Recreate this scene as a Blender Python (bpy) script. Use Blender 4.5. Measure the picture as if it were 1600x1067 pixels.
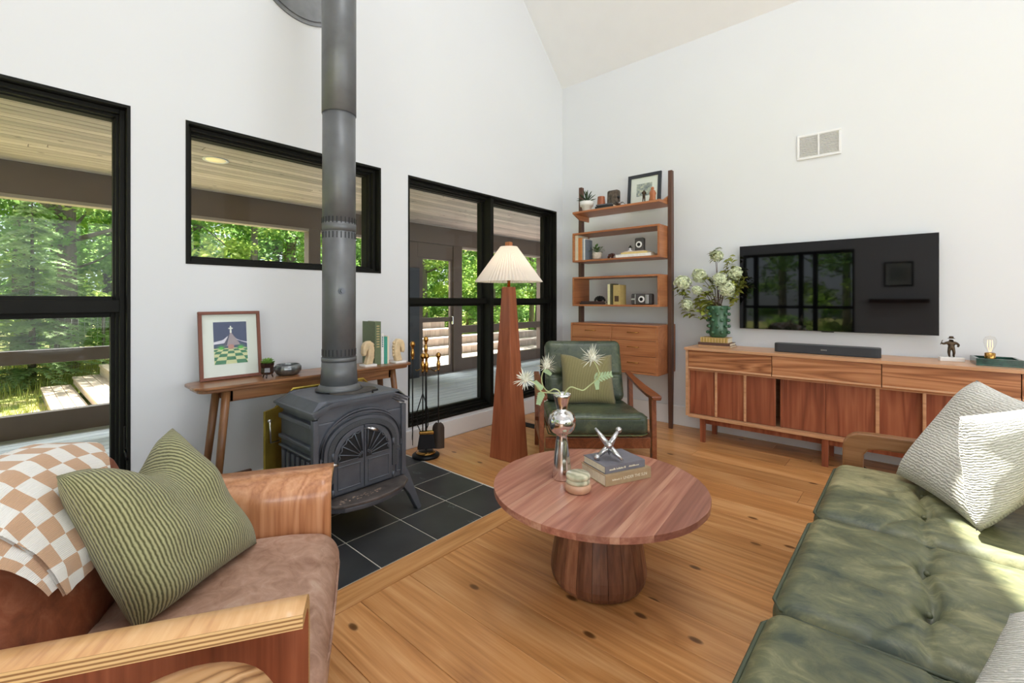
import bpy, bmesh, math, random
from mathutils import Vector, Matrix, noise
R = math.radians
random.seed(7)
SC = bpy.context.scene
COL = SC.collection
for o in list(bpy.data.objects): bpy.data.objects.remove(o)
# ------------------------------------------------------------------ camera, sky, sun, fill lamps, exposure
TH = 0.7239
cam = bpy.data.cameras.new('camera'); cam.sensor_width = 36; cam.lens = 36*708.7/1600
cam.shift_y = -(533.5-468.8)/1600; cam.clip_end = 300; cam.clip_start = .02
co = bpy.data.objects.new('camera', cam); COL.objects.link(co)
co.location = (0, 0, 1.2); co.rotation_euler = (R(90), 0, TH-R(90))
SC.camera = co
W = bpy.data.worlds.new('World'); SC.world = W; W.use_nodes = True
nt = W.node_tree; nt.nodes.clear()
sky = nt.nodes.new('ShaderNodeTexSky'); sky.sky_type = 'HOSEK_WILKIE'; sky.turbidity = 3.0; sky.ground_albedo = .35
sky.sun_direction = Vector((.35, .31, 1)).normalized()
hs = nt.nodes.new('ShaderNodeHueSaturation'); hs.inputs['Saturation'].default_value = .35
bg = nt.nodes.new('ShaderNodeBackground'); bg.inputs['Strength'].default_value = 4.2
wo = nt.nodes.new('ShaderNodeOutputWorld')
nt.links.new(sky.outputs[0], hs.inputs['Color']); nt.links.new(hs.outputs[0], bg.inputs[0]); nt.links.new(bg.outputs[0], wo.inputs[0])
sl = bpy.data.lights.new('sun', 'SUN'); sl.energy = 20.0; sl.angle = R(.7); sl.color = (1, .95, .87)
so = bpy.data.objects.new('sun', sl); COL.objects.link(so)
so.rotation_euler = Vector((.35, .31, 1)).to_track_quat('Z', 'Y').to_euler(); so.location = (8, 8, 20)
def area(name, loc, direction, sx, sy, power, col=(1, 1, 1)):
    l = bpy.data.lights.new(name, 'AREA'); l.shape = 'RECTANGLE'; l.size = sx; l.size_y = sy; l.energy = power; l.color = col
    o = bpy.data.objects.new(name, l); COL.objects.link(o); o.location = loc
    o.rotation_euler = Vector(direction).to_track_quat('-Z', 'Y').to_euler(); return o
# unseen fill lamps added at the windows, below the ridge and outdoors
area('window_fill_side', (.6, -3.25, 1.6), (0, 1, .3), 5.2, 2.4, 105, (.94, .975, 1))  # added lamp before the side windows, brightens the interior
area('window_fill_back', (-2.35, -1.6, 1.5), (1, .1, .3), 2.2, 2.2, 62, (.94, .975, 1))  # added lamp before the rear windows, lifts the right wall
area('ridge_fill', (.9, -.6, 6.1), (.1, .1, -1), 3.0, 3.0, 125, (.94, .975, 1))  # added overhead lamp under the ridge, boosts the room light
area('porch_fill', (2.2, 9.4, 4.0), (0, -1, -.35), 9.0, 1.6, 850, (.93, .96, 1))  # added lamp beyond the porch, brightens soffit and deck
vs = SC.view_settings; vs.view_transform = 'Standard'; vs.look = 'None'; vs.gamma = 1; vs.use_curve_mapping = False; vs.exposure = 0.22
# ------------------------------------------------------------------ materials
MATS = {}
def newmat(name):
    m = bpy.data.materials.new(name); m.use_nodes = True; MATS[name] = m
    nt = m.node_tree; b = nt.nodes['Principled BSDF']; return m, nt, b
def N(nt, t, **k):
    n = nt.nodes.new(t)
    for a, v in k.items():
        if a in n.inputs: n.inputs[a].default_value = v
        else: setattr(n, a, v)
    return n
def c4(c): return (c[0], c[1], c[2], 1)
def s2l(h):
    h = h.lstrip('#'); out = []
    for i in (0, 2, 4):
        v = int(h[i:i+2], 16)/255; out.append(v/12.92 if v <= .04045 else ((v+.055)/1.055)**2.4)
    return tuple(out)
def coords(nt, scale=(1, 1, 1), rnd=False, uv=False, rot=(0, 0, 0)):
    tc = N(nt, 'ShaderNodeTexCoord'); mp = N(nt, 'ShaderNodeMapping'); mp.inputs['Scale'].default_value = scale; mp.inputs['Rotation'].default_value = rot
    src = tc.outputs['UV' if uv else 'Object']
    if rnd:
        oi = N(nt, 'ShaderNodeObjectInfo'); mu = N(nt, 'ShaderNodeMath', operation='MULTIPLY'); mu.inputs[1].default_value = 37.
        nt.links.new(oi.outputs['Random'], mu.inputs[0])
        ad = N(nt, 'ShaderNodeVectorMath', operation='ADD'); nt.links.new(src, ad.inputs[0]); nt.links.new(mu.outputs[0], ad.inputs[1]); src = ad.outputs[0]
    nt.links.new(src, mp.inputs['Vector']); return mp.outputs[0]
def ramp(nt, fac, stops):
    r = N(nt, 'ShaderNodeValToRGB'); e = r.color_ramp.elements
    while len(e) < len(stops): e.new(.5)
    for i, (p, c) in enumerate(stops): e[i].position = p; e[i].color = c4(c)
    nt.links.new(fac, r.inputs[0]); return r.outputs[0]
def bump(nt, b, h, strength=.2, dist=.002):
    n = N(nt, 'ShaderNodeBump'); n.inputs['Strength'].default_value = strength; n.inputs['Distance'].default_value = dist
    nt.links.new(h, n.inputs['Height']); nt.links.new(n.outputs[0], b.inputs['Normal'])
def plain(name, c, rough=.5, metal=0., var=.06, scale=6., spec=.5, trans=0., emit=None, coat=0., bumps=0., bscale=200.):
    m, nt, b = newmat(name); c = s2l(c) if isinstance(c, str) else c
    v = coords(nt); n = N(nt, 'ShaderNodeTexNoise'); n.inputs['Scale'].default_value = scale; n.inputs['Detail'].default_value = 4
    nt.links.new(v, n.inputs['Vector'])
    nt.links.new(ramp(nt, n.outputs[0], [(.3, [x*(1-var) for x in c]), (.7, [min(1, x*(1+var)) for x in c])]), b.inputs['Base Color'])
    b.inputs['Roughness'].default_value = rough; b.inputs['Metallic'].default_value = metal; b.inputs['Specular IOR Level'].default_value = spec
    b.inputs['Transmission Weight'].default_value = trans; b.inputs['Coat Weight'].default_value = coat
    if emit: b.inputs['Emission Color'].default_value = c4(emit[0]); b.inputs['Emission Strength'].default_value = emit[1]
    if bumps:
        n2 = N(nt, 'ShaderNodeTexNoise'); n2.inputs['Scale'].default_value = bscale; nt.links.new(v, n2.inputs['Vector']); bump(nt, b, n2.outputs[0], bumps)
    return m
def wood(name, dark, mid, light, axis='x', scale=1., rough=.4, rnd=False, knots=None, cath=.5, coat=0., objvar=0.):
    m, nt, b = newmat(name); dark, mid, light = [s2l(c) if isinstance(c, str) else c for c in (dark, mid, light)]
    st = {'x': (.35, 4, 4), 'y': (4, .35, 4), 'z': (4, 4, .35)}[axis]
    v = coords(nt, [s*scale for s in st], rnd)
    n1 = N(nt, 'ShaderNodeTexNoise'); n1.inputs['Scale'].default_value = 1.3; n1.inputs['Detail'].default_value = 2; n1.inputs['Distortion'].default_value = .6; nt.links.new(v, n1.inputs['Vector'])
    # rings of the low-frequency noise give the cathedral figure
    mu = N(nt, 'ShaderNodeMath', operation='MULTIPLY'); mu.inputs[1].default_value = 14; nt.links.new(n1.outputs[0], mu.inputs[0])
    fr = N(nt, 'ShaderNodeMath', operation='PINGPONG'); fr.inputs[1].default_value = 1; nt.links.new(mu.outputs[0], fr.inputs[0])
    st2 = {'x': (2, 60, 60), 'y': (60, 2, 60), 'z': (60, 60, 2)}[axis]
    v2 = coords(nt, [s*scale for s in st2], rnd); n2 = N(nt, 'ShaderNodeTexNoise'); n2.inputs['Scale'].default_value = 1.5; n2.inputs['Detail'].default_value = 3; nt.links.new(v2, n2.inputs['Vector'])
    n3 = N(nt, 'ShaderNodeTexNoise'); n3.inputs['Scale'].default_value = .9; n3.inputs['Detail'].default_value = 2; nt.links.new(v, n3.inputs['Vector'])
    mx = N(nt, 'ShaderNodeMix'); mx.inputs[0].default_value = cath; nt.links.new(n2.outputs[0], mx.inputs[2]); nt.links.new(fr.outputs[0], mx.inputs[3])
    mx2 = N(nt, 'ShaderNodeMix'); mx2.inputs[0].default_value = .4; nt.links.new(mx.outputs[0], mx2.inputs[2]); nt.links.new(n3.outputs[0], mx2.inputs[3])
    col = ramp(nt, mx2.outputs[0], [(.22, dark), (.5, mid), (.78, light)])
    if objvar:
        oi = N(nt, 'ShaderNodeObjectInfo'); hv = N(nt, 'ShaderNodeHueSaturation')
        mr = N(nt, 'ShaderNodeMapRange'); mr.inputs[3].default_value = 1-objvar; mr.inputs[4].default_value = 1+objvar*.6
        nt.links.new(oi.outputs['Random'], mr.inputs[0]); nt.links.new(mr.outputs[0], hv.inputs['Value']); nt.links.new(col, hv.inputs['Color']); col = hv.outputs[0]
    if knots:
        sx = {'x': (1.5, 3, 3), 'y': (3, 1.5, 3), 'z': (3, 3, 1.5)}[axis]
        vk = coords(nt, [s*knots[0] for s in sx], rnd); vo = N(nt, 'ShaderNodeTexVoronoi'); vo.voronoi_dimensions = '2D'; vo.inputs['Randomness'].default_value = 1; nt.links.new(vk, vo.inputs['Vector'])
        vo.inputs['Scale'].default_value = 1
        nk = N(nt, 'ShaderNodeTexNoise'); nk.inputs['Scale'].default_value = 40; nt.links.new(vk, nk.inputs['Vector'])
        kf = ramp(nt, vo.outputs['Distance'], [(0., (1, 1, 1)), (knots[1]*.6, (.9, .9, .9)), (knots[1], (0, 0, 0))])
        sp = N(nt, 'ShaderNodeSeparateColor'); nt.links.new(vo.outputs['Color'], sp.inputs[0])
        gt = N(nt, 'ShaderNodeMath', operation='GREATER_THAN'); gt.inputs[1].default_value = knots[2]; nt.links.new(sp.outputs[0], gt.inputs[0])
        mk = N(nt, 'ShaderNodeMath', operation='MULTIPLY'); nt.links.new(kf, mk.inputs[0]); nt.links.new(gt.outputs[0], mk.inputs[1])
        mc = N(nt, 'ShaderNodeMix', data_type='RGBA'); nt.links.new(mk.outputs[0], mc.inputs[0]); nt.links.new(col, mc.inputs[6]); mc.inputs[7].default_value = c4([x*.42 for x in dark]); col = mc.outputs[2]
    nt.links.new(col, b.inputs['Base Color']); b.inputs['Roughness'].default_value = rough; b.inputs['Coat Weight'].default_value = coat; b.inputs['Coat Roughness'].default_value = .2
    bump(nt, b, n2.outputs[0], .08, .001); return m
def leather(name, dark, mid, light, rough=.38, scale=3., worn=.5, stretch=(1, 1, 1), fine=.45):
    m, nt, b = newmat(name); v = coords(nt, stretch); dark, mid, light = [s2l(c) for c in (dark, mid, light)]
    n = N(nt, 'ShaderNodeTexNoise'); n.inputs['Scale'].default_value = scale; n.inputs['Detail'].default_value = 7; n.inputs['Roughness'].default_value = .62; n.inputs['Distortion'].default_value = .25; nt.links.new(v, n.inputs['Vector'])
    nf = N(nt, 'ShaderNodeTexNoise'); nf.inputs['Scale'].default_value = scale*5; nf.inputs['Detail'].default_value = 9; nf.inputs['Roughness'].default_value = .7; nf.inputs['Distortion'].default_value = 1.2; nt.links.new(v, nf.inputs['Vector'])
    mm = N(nt, 'ShaderNodeMix'); mm.inputs[0].default_value = fine; nt.links.new(n.outputs[0], mm.inputs[2]); nt.links.new(nf.outputs[0], mm.inputs[3])
    nt.links.new(ramp(nt, mm.outputs[0], [(.5-worn*.22, dark), (.51, mid), (.5+worn*.3, light)]), b.inputs['Base Color'])
    n2 = N(nt, 'ShaderNodeTexNoise'); n2.inputs['Scale'].default_value = 26; n2.inputs['Detail'].default_value = 6; nt.links.new(v, n2.inputs['Vector'])
    mr = N(nt, 'ShaderNodeMapRange'); mr.inputs[3].default_value = rough-.08; mr.inputs[4].default_value = rough+.2; nt.links.new(n2.outputs[0], mr.inputs[0]); nt.links.new(mr.outputs[0], b.inputs['Roughness'])
    bump(nt, b, n2.outputs[0], .25, .004); return m
def striped(name, c1, c2, freq, axis=0, rough=.9, dist=.004, strength=.6, uv=True, distort=.6):
    m, nt, b = newmat(name); v = coords(nt, uv=uv)
    w = N(nt, 'ShaderNodeTexWave', bands_direction='XYZ'[axis]); w.inputs['Scale'].default_value = freq; w.inputs['Distortion'].default_value = distort; w.inputs['Detail Scale'].default_value = 2; nt.links.new(v, w.inputs['Vector'])
    n = N(nt, 'ShaderNodeTexNoise'); n.inputs['Scale'].default_value = 220 if uv else 300; nt.links.new(v, n.inputs['Vector'])
    mx = N(nt, 'ShaderNodeMix'); mx.inputs[0].default_value = .3; nt.links.new(w.outputs['Fac'], mx.inputs[2]); nt.links.new(n.outputs[0], mx.inputs[3])
    nt.links.new(ramp(nt, mx.outputs[0], [(.15, s2l(c1)), (.75, s2l(c2))]), b.inputs['Base Color'])
    b.inputs['Roughness'].default_value = rough; b.inputs['Sheen Weight'].default_value = .2; bump(nt, b, mx.outputs[0], strength, dist); return m
M = {}
M['wall'] = plain('wall_paint', (.735, .752, .775), .75, var=.012, scale=1.5)
M['ceil'] = plain('ceiling_paint', (.88, .885, .895), .8, var=.01)
M['trim'] = plain('trim_paint', (.82, .82, .82), .45, var=.01)
M['black'] = plain('black_window_paint', '#12120d', .6, var=.15, scale=8, spec=.2)
M['pine'] = wood('pine_floor', '#97602f', '#ca8f57', '#e4b27c', 'y', 1.0, .3, True, (1.35, .062, .42), .3, objvar=.2)
M['pine_x'] = wood('pine_border', '#9a622f', '#c88f57', '#dfae79', 'x', 1.0, .3, True, (1.5, .07, .5), .3)
M['gap'] = plain('floor_gap', '#3a2413', .9)
M['grout'] = plain('grout', '#c9c6bb', .85, var=.08, scale=30)
M['deck'] = wood('grey_deck', '#868b8f', '#a5aaad', '#bfc3c4', 'x', 1.2, .95, True, None, .15, objvar=.12)
M['sundeck'] = wood('pale_deck_boards', '#96836f', '#bfac98', '#d4c5b3', 'y', 1.2, .7, True, (1.4, .05, .6), .2, objvar=.1)
M['sundeck_x'] = wood('weathered_riser', '#948779', '#b8ac9e', '#d0c7ba', 'z', 1.2, .75, True, None, .2, objvar=.14)
M['soffit'] = wood('cedar_soffit', '#9a8880', '#c8b8b0', '#e2d8d2', 'x', 1.1, .5, True, (1.6, .06, .6), .2, objvar=.28)
M['brown'] = plain('brown_porch_paint', '#66564c', .6, var=.06)
M['dkpatch'] = plain('dark_patch', '#2b2c31', .4, var=.1)
M['walnut'] = wood('walnut_tabletop', '#7a4536', '#a66c5a', '#cc9a80', 'x', 1.0, .32, True, None, .3, coat=.1, objvar=.3)
M['sapwood'] = wood('walnut_sapwood', '#96634f', '#bd8a73', '#d6ab92', 'x', 1.0, .32, True, None, .3, coat=.1)
M['walnut_z'] = wood('walnut_staves', '#4c2c1f', '#82533c', '#ab7a5c', 'z', 1.0, .4, True, None, .3, objvar=.38)
M['teak'] = wood('teak', '#88502f', '#ad6d44', '#c58a5c', 'y', 1.1, .38, False, None, .25)
M['teak_z'] = wood('teak_vertical', '#8a4c2a', '#ae6a40', '#c58456', 'z', 1.1, .38, False, None, .25)
M['teak_x'] = wood('teak_deep', '#88502f', '#ab6c43', '#c58a5c', 'x', 1.1, .38, False, None, .25)
M['post'] = wood('dark_walnut_post', '#3a241a', '#573a2c', '#6e4c3a', 'z', 1.2, .45, False, None, .2)
M['cred_y'] = wood('walnut_drawer_front', '#774429', '#b0744b', '#cf966b', 'y', 1.6, .35, True, None, .6)
M['cred_top'] = wood('walnut_top', '#ab7a55', '#cc9a72', '#dcad88', 'y', .9, .33, False, None, .3)
M['cred_z'] = wood('walnut_door', '#6c3722', '#965338', '#b3704d', 'z', 1.0, .38, True, None, .45)
M['lampwood'] = wood('reddish_lamp_wood', '#743c22', '#9c583a', '#b46e4a', 'z', .9, .33, False, None, .3, coat=.2)
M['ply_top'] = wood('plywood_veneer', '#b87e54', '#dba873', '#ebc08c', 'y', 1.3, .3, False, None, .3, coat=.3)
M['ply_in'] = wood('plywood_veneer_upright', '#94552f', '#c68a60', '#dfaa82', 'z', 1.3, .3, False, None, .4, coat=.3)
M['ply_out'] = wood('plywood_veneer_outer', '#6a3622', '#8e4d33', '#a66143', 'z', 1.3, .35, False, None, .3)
M['acacia'] = wood('acacia_console', '#4f2f1c', '#8a5c3a', '#ad7b50', 'x', 1.3, .3, False, None, .45, coat=.2)
M['acacia_z'] = wood('acacia_leg', '#4a2d1b', '#7c5334', '#9a6d47', 'z', 1.3, .35, False, None, .4)
M['sofawood'] = wood('sofa_arm_wood', '#6f4527', '#946540', '#ab7c55', 'y', 1.2, .3, False, None, .3, coat=.2)
M['chairwood'] = wood('chair_arm_wood', '#592c19', '#7f4629', '#9c6040', 'x', 1.2, .3, False, None, .3, coat=.2)
M['green_lea'] = leather('green_sofa_leather', '#3c473d', '#6f7154', '#b3ad84', .36, 1.5, .5, (1.7, 1.0, 1))
M['green_lea2'] = leather('green_chair_leather', '#29342c', '#475240', '#747a5a', .26, 3., .6, (1, 1, 1))
M['piping'] = plain('leather_piping', '#56603c', .5)
M['pipingd'] = plain('dark_leather_piping', '#4a5240', .5)
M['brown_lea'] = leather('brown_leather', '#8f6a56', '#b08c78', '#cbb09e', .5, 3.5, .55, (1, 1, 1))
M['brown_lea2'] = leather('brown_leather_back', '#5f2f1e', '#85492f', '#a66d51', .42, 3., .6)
M['cord'] = striped('green_corduroy', '#4b4a28', '#a5a378', 17, 0, distort=1.6)
M['cord2'] = striped('olive_corduroy', '#655f38', '#9d9466', 22, 0, distort=1.5)
M['cream'] = striped('cream_chenille', '#bfbbb1', '#ebe8e0', 16, 1, distort=5., dist=.006)
M['steel'] = plain('polished_silver', (.78, .78, .79), .12, 1., var=.05, bumps=.15, bscale=14)
M['jack'] = plain('cast_silver', (.62, .62, .63), .28, 1., var=.1, bumps=.2, bscale=60)
M['brass'] = plain('brass', '#b98d4c', .22, 1., var=.15, scale=20)
M['oldbrass'] = plain('aged_brass', '#ab9440', .42, .6, var=.3, scale=9)
M['iron'] = plain('cast_iron', '#5d6169', .42, .35, var=.12, scale=14, bumps=.25, bscale=260)
M['irondark'] = plain('dark_cast_iron', '#232528', .5, .3, var=.15)
M['pipe'] = plain('stove_pipe_paint', '#696b6d', .4, .35, var=.14, scale=9, bumps=.05, bscale=60)
M['blackmetal'] = plain('black_iron', '#1a1a1a', .4, .5)
M['screen'] = plain('tv_glass', '#050506', .03, 0, var=0, spec=.5)
M['tvbody'] = plain('tv_body', '#151515', .35)
M['speaker'] = plain('speaker_fabric', '#34363a', .75, bumps=.3, bscale=900)
M['white'] = plain('white_enamel', (.82, .82, .82), .35, var=.01)
M['paper'] = plain('book_paper', '#e6dcc4', .85, var=.08, scale=60)
M['cerwhite'] = plain('white_ceramic', (.8, .79, .76), .3, var=.02)
M['leaf'] = plain('houseplant_leaf', '#4c6b35', .5, var=.3, scale=30)
M['dkleaf'] = plain('spiky_leaf', '#3f5439', .45, var=.3, scale=40)
M['paleleaf'] = plain('pale_green_leaf', '#9fb68c', .6, var=.15, scale=30)
M['stem'] = plain('pale_green_stem', '#b5bd87', .55, var=.12)
M['petal'] = plain('pale_petal', '#e4e3d2', .7, var=.08, scale=40)
M['hydr'] = plain('green_white_petals', '#e2e8c6', .7, var=.12, scale=40)
M['olive'] = plain('olive_leaves', '#8b913c', .5, var=.35, scale=35)
M['twig'] = plain('brown_twig', '#5b463c', .7)
M['gvase'] = plain('green_glaze', '#3f6449', .32, var=.2, scale=12, coat=.1)
M['gmarble'] = plain('green_marble', '#22453a', .2, var=.55, scale=22, coat=.3)
M['marble'] = plain('white_marble', '#efedea', .25, var=.04, scale=18)
M['bronze'] = plain('dark_bronze', '#4b3c2c', .38, .7, var=.3, scale=40)
M['onyx'] = striped('banded_onyx', '#a3a184', '#d4cdb0', 9, 0, .25, .0005, .05, False, 3.5)
M['onyx2'] = plain('pink_onyx', '#c99d80', .25, var=.15, scale=18)
M['soil'] = plain('soil', '#2e2219', .95, var=.2, scale=90)
def glassmat(name, tint=(1, 1, 1), ior=1.45):
    m, nt, b = newmat(name); nt.nodes.remove(b); out = nt.nodes['Material Output']
    tr = N(nt, 'ShaderNodeBsdfTransparent'); tr.inputs[0].default_value = c4(tint); gl = N(nt, 'ShaderNodeBsdfGlossy'); gl.inputs['Roughness'].default_value = .01
    lw = N(nt, 'ShaderNodeLayerWeight'); lw.inputs[0].default_value = .5; pw = N(nt, 'ShaderNodeMath', operation='POWER'); pw.inputs[1].default_value = 5; nt.links.new(lw.outputs['Facing'], pw.inputs[0])
    fr = N(nt, 'ShaderNodeMath', operation='MULTIPLY_ADD'); fr.inputs[1].default_value = .9; fr.inputs[2].default_value = .012; nt.links.new(pw.outputs[0], fr.inputs[0]); mx = N(nt, 'ShaderNodeMixShader')
    nt.links.new(fr.outputs[0], mx.inputs[0]); nt.links.new(tr.outputs[0], mx.inputs[1]); nt.links.new(gl.outputs[0], mx.inputs[2]); nt.links.new(mx.outputs[0], out.inputs[0]); return m
M['glass'] = glassmat('window_glass', (.95, .97, .96))
M['bulbglass'] = glassmat('bulb_glass', (.98, .97, .95), 1.5)
def shademat():
    m, nt, b = newmat('pleated_shade'); out = nt.nodes['Material Output']; b.inputs['Base Color'].default_value = (.9, .86, .80, 1); b.inputs['Roughness'].default_value = .8
    tl = N(nt, 'ShaderNodeBsdfTranslucent'); tl.inputs[0].default_value = (.92, .82, .68, 1); mx = N(nt, 'ShaderNodeMixShader'); mx.inputs[0].default_value = .45
    nt.links.new(b.outputs[0], mx.inputs[1]); nt.links.new(tl.outputs[0], mx.inputs[2]); nt.links.new(mx.outputs[0], out.inputs[0]); return m
M['shade'] = shademat()
def slatemat():
    m, nt, b = newmat('black_slate'); v = coords(nt, rnd=True)
    n = N(nt, 'ShaderNodeTexNoise'); n.inputs['Scale'].default_value = 5; n.inputs['Detail'].default_value = 8; nt.links.new(v, n.inputs['Vector'])
    w = N(nt, 'ShaderNodeTexNoise'); w.inputs['Scale'].default_value = 2.2; w.inputs['Detail'].default_value = 6; w.inputs['Distortion'].default_value = 1.5; nt.links.new(v, w.inputs['Vector'])
    ln = ramp(nt, w.outputs[0], [(.655, (0, 0, 0)), (.66, (1, 1, 1)), (.665, (0, 0, 0))])
    mx = N(nt, 'ShaderNodeMix', data_type='RGBA'); mx.inputs[7].default_value = (.22, .26, .27, 1)
    sm = N(nt, 'ShaderNodeMath', operation='MULTIPLY'); sm.inputs[1].default_value = .55; nt.links.new(ln, sm.inputs[0]); nt.links.new(sm.outputs[0], mx.inputs[0])
    nt.links.new(ramp(nt, n.outputs[0], [(.3, (.022, .023, .026)), (.7, (.045, .047, .05))]), mx.inputs[6]); nt.links.new(mx.outputs[2], b.inputs['Base Color'])
    b.inputs['Roughness'].default_value = .42; bump(nt, b, n.outputs[0], .25, .003); return m
M['slate'] = slatemat()
def checkmat():
    m, nt, b = newmat('checkered_blanket'); v = coords(nt, uv=True)
    ck = N(nt, 'ShaderNodeTexChecker'); ck.inputs['Color1'].default_value = c4(s2l('#efece6')); ck.inputs['Color2'].default_value = c4(s2l('#cda583')); ck.inputs['Scale'].default_value = 1; nt.links.new(v, ck.inputs['Vector'])
    nt.links.new(ck.outputs[0], b.inputs['Base Color']); b.inputs['Roughness'].default_value = .95; b.inputs['Sheen Weight'].default_value = .3
    w = N(nt, 'ShaderNodeTexWave'); w.inputs['Scale'].default_value = 4; nt.links.new(v, w.inputs['Vector']); w.bands_direction = 'Y'
    n = N(nt, 'ShaderNodeTexNoise'); n.inputs['Scale'].default_value = 30; nt.links.new(v, n.inputs['Vector'])
    mx = N(nt, 'ShaderNodeMix'); nt.links.new(w.outputs['Fac'], mx.inputs[2]); nt.links.new(n.outputs[0], mx.inputs[3]); mx.inputs[0].default_value = .5
    bump(nt, b, mx.outputs[0], .5, .003); return m
M['check'] = checkmat()
# ------------------------------------------------------------------ mesh helpers
def BM(): return bmesh.new()
def box(bm, x0, x1, y0, y1, z0, z1, mx=None, bev=0., seg=2, mi=0):
    vs = [bm.verts.new(v) for v in ((x0, y0, z0), (x1, y0, z0), (x1, y1, z0), (x0, y1, z0), (x0, y0, z1), (x1, y0, z1), (x1, y1, z1), (x0, y1, z1))]
    fs = [bm.faces.new([vs[i] for i in f]) for f in ((3, 2, 1, 0), (4, 5, 6, 7), (0, 1, 5, 4), (1, 2, 6, 5), (2, 3, 7, 6), (3, 0, 4, 7))]
    for f in fs: f.material_index = mi
    if bev > 0:
        r = bmesh.ops.bevel(bm, geom=list({e for f in fs for e in f.edges}), offset=bev, segments=seg, affect='EDGES', profile=.5)
        vs = list({v for f in r['faces'] for v in f.verts} | {v for v in vs if v.is_valid})
        for f in {f for v in vs for f in v.link_faces}: f.material_index = mi
    if mx is not None: bmesh.ops.transform(bm, matrix=mx, verts=[v for v in vs if v.is_valid])
    return bm
def ring(bm, c, ax, r, n, up=None, ry=None):
    ax = Vector(ax).normalized(); u = ax.orthogonal().normalized() if up is None else (Vector(up)-ax*Vector(up).dot(ax)).normalized(); w = ax.cross(u)
    return [bm.verts.new(Vector(c)+u*math.cos(2*math.pi*i/n)*r+w*math.sin(2*math.pi*i/n)*(ry or r)) for i in range(n)]
def tube(bm, pts, rad, n=10, caps=True, mi=0, closed=False):
    pts = [Vector(p) for p in pts]; L = len(pts); rad = rad if isinstance(rad, (list, tuple)) else [rad]*L
    up = None; rings = []
    for i, p in enumerate(pts):
        if closed: t = pts[(i+1) % L]-pts[i-1]
        else: t = pts[min(i+1, L-1)]-pts[max(i-1, 0)]
        t.normalize()
        if up is None: up = t.orthogonal().normalized()
        up = (up-t*up.dot(t)).normalized(); rings.append(ring(bm, p, t, rad[i], n, up))
    m = L if closed else L-1
    for i in range(m):
        a, b = rings[i], rings[(i+1) % L]
        for j in range(n):
            f = bm.faces.new((a[j], a[(j+1) % n], b[(j+1) % n], b[j])); f.smooth = True; f.material_index = mi
    if caps and not closed:
        f = bm.faces.new(rings[0][::-1]); f.material_index = mi; f = bm.faces.new(rings[-1]); f.material_index = mi
    return bm
def lathe(bm, prof, n=24, c=(0, 0, 0), sx=1, sy=1, caps=True, mi=0, smooth=True, fn=None):
    rs = []
    for r, z in prof:
        row = []
        for i in range(n):
            a = 2*math.pi*i/n; k = fn(a, z) if fn else 1
            row.append(bm.verts.new((c[0]+math.cos(a)*r*sx*k, c[1]+math.sin(a)*r*sy*k, c[2]+z)))
        rs.append(row)
    for i in range(len(rs)-1):
        for j in range(n):
            f = bm.faces.new((rs[i][j], rs[i][(j+1) % n], rs[i+1][(j+1) % n], rs[i+1][j])); f.smooth = smooth; f.material_index = mi
    if caps:
        f = bm.faces.new(rs[0][::-1]); f.material_index = mi; f = bm.faces.new(rs[-1]); f.material_index = mi
    return bm
def prism(bm, poly, fn, d0, d1, mi=0, bev=0.):
    a = [bm.verts.new(fn(p[0], p[1], d0)) for p in poly]; b = [bm.verts.new(fn(p[0], p[1], d1)) for p in poly]; n = len(poly)
    fs = [bm.faces.new(a), bm.faces.new(b[::-1])]
    for i in range(n): fs.append(bm.faces.new((a[(i+1) % n], a[i], b[i], b[(i+1) % n])))
    for f in fs: f.material_index = mi
    bmesh.ops.recalc_face_normals(bm, faces=fs)
    if bev: bmesh.ops.bevel(bm, geom=list({e for f in fs[:2] for e in f.edges}), offset=bev, segments=2, affect='EDGES', profile=.5)
    return bm
XY = lambda a, b, d: (a, b, d)
XZ = lambda a, b, d: (a, d, b)
YZ = lambda a, b, d: (d, a, b)
def grid(bm, fn, nu, nv, mi=0, flip=False, uvs=None, wrapu=False):
    vs = [[bm.verts.new(fn(i/nu, j/nv)) for j in range(nv+1)] for i in range(nu+(0 if wrapu else 1))]
    uvl = bm.loops.layers.uv.verify() if uvs else None
    for i in range(nu):
        for j in range(nv):
            i2 = (i+1) % nu if wrapu else i+1
            q = [(i, j), (i2, j), (i2, j+1), (i, j+1)]
            if flip: q = q[::-1]
            f = bm.faces.new([vs[a][b] for a, b in q]); f.smooth = True; f.material_index = mi
            if uvs:
                for lp, (a, b) in zip(f.loops, q): lp[uvl].uv = uvs(a/nu, b/nv)
    return vs
def ball(bm, c, r, sub=2, sc=(1, 1, 1), mi=0):
    m = Matrix.Translation(c) @ Matrix.Diagonal((r*sc[0], r*sc[1], r*sc[2], 1))
    q = bmesh.ops.create_icosphere(bm, subdivisions=sub, radius=1, matrix=m)
    for f in {f for v in q['verts'] for f in v.link_faces}: f.smooth = True; f.material_index = mi
    return bm
def obj(name, bm, mat, parent=None, mats=None, loc=None):
    bmesh.ops.recalc_face_normals(bm, faces=bm.faces[:]) if len(bm.faces) < 4000 else None
    me = bpy.data.meshes.new(name); bm.to_mesh(me); bm.free()
    for m in (mats or [mat]): me.materials.append(M[m] if isinstance(m, str) else m)
    o = bpy.data.objects.new(name, me); COL.objects.link(o); o.parent = parent
    if loc: o.location = loc
    return o
def share(name, src, parent, loc=(0, 0, 0), rot=(0, 0, 0), sc=None):
    o = bpy.data.objects.new(name, src.data); COL.objects.link(o); o.parent = parent; o.location = loc; o.rotation_euler = rot
    if sc: o.scale = sc
    return o
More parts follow.
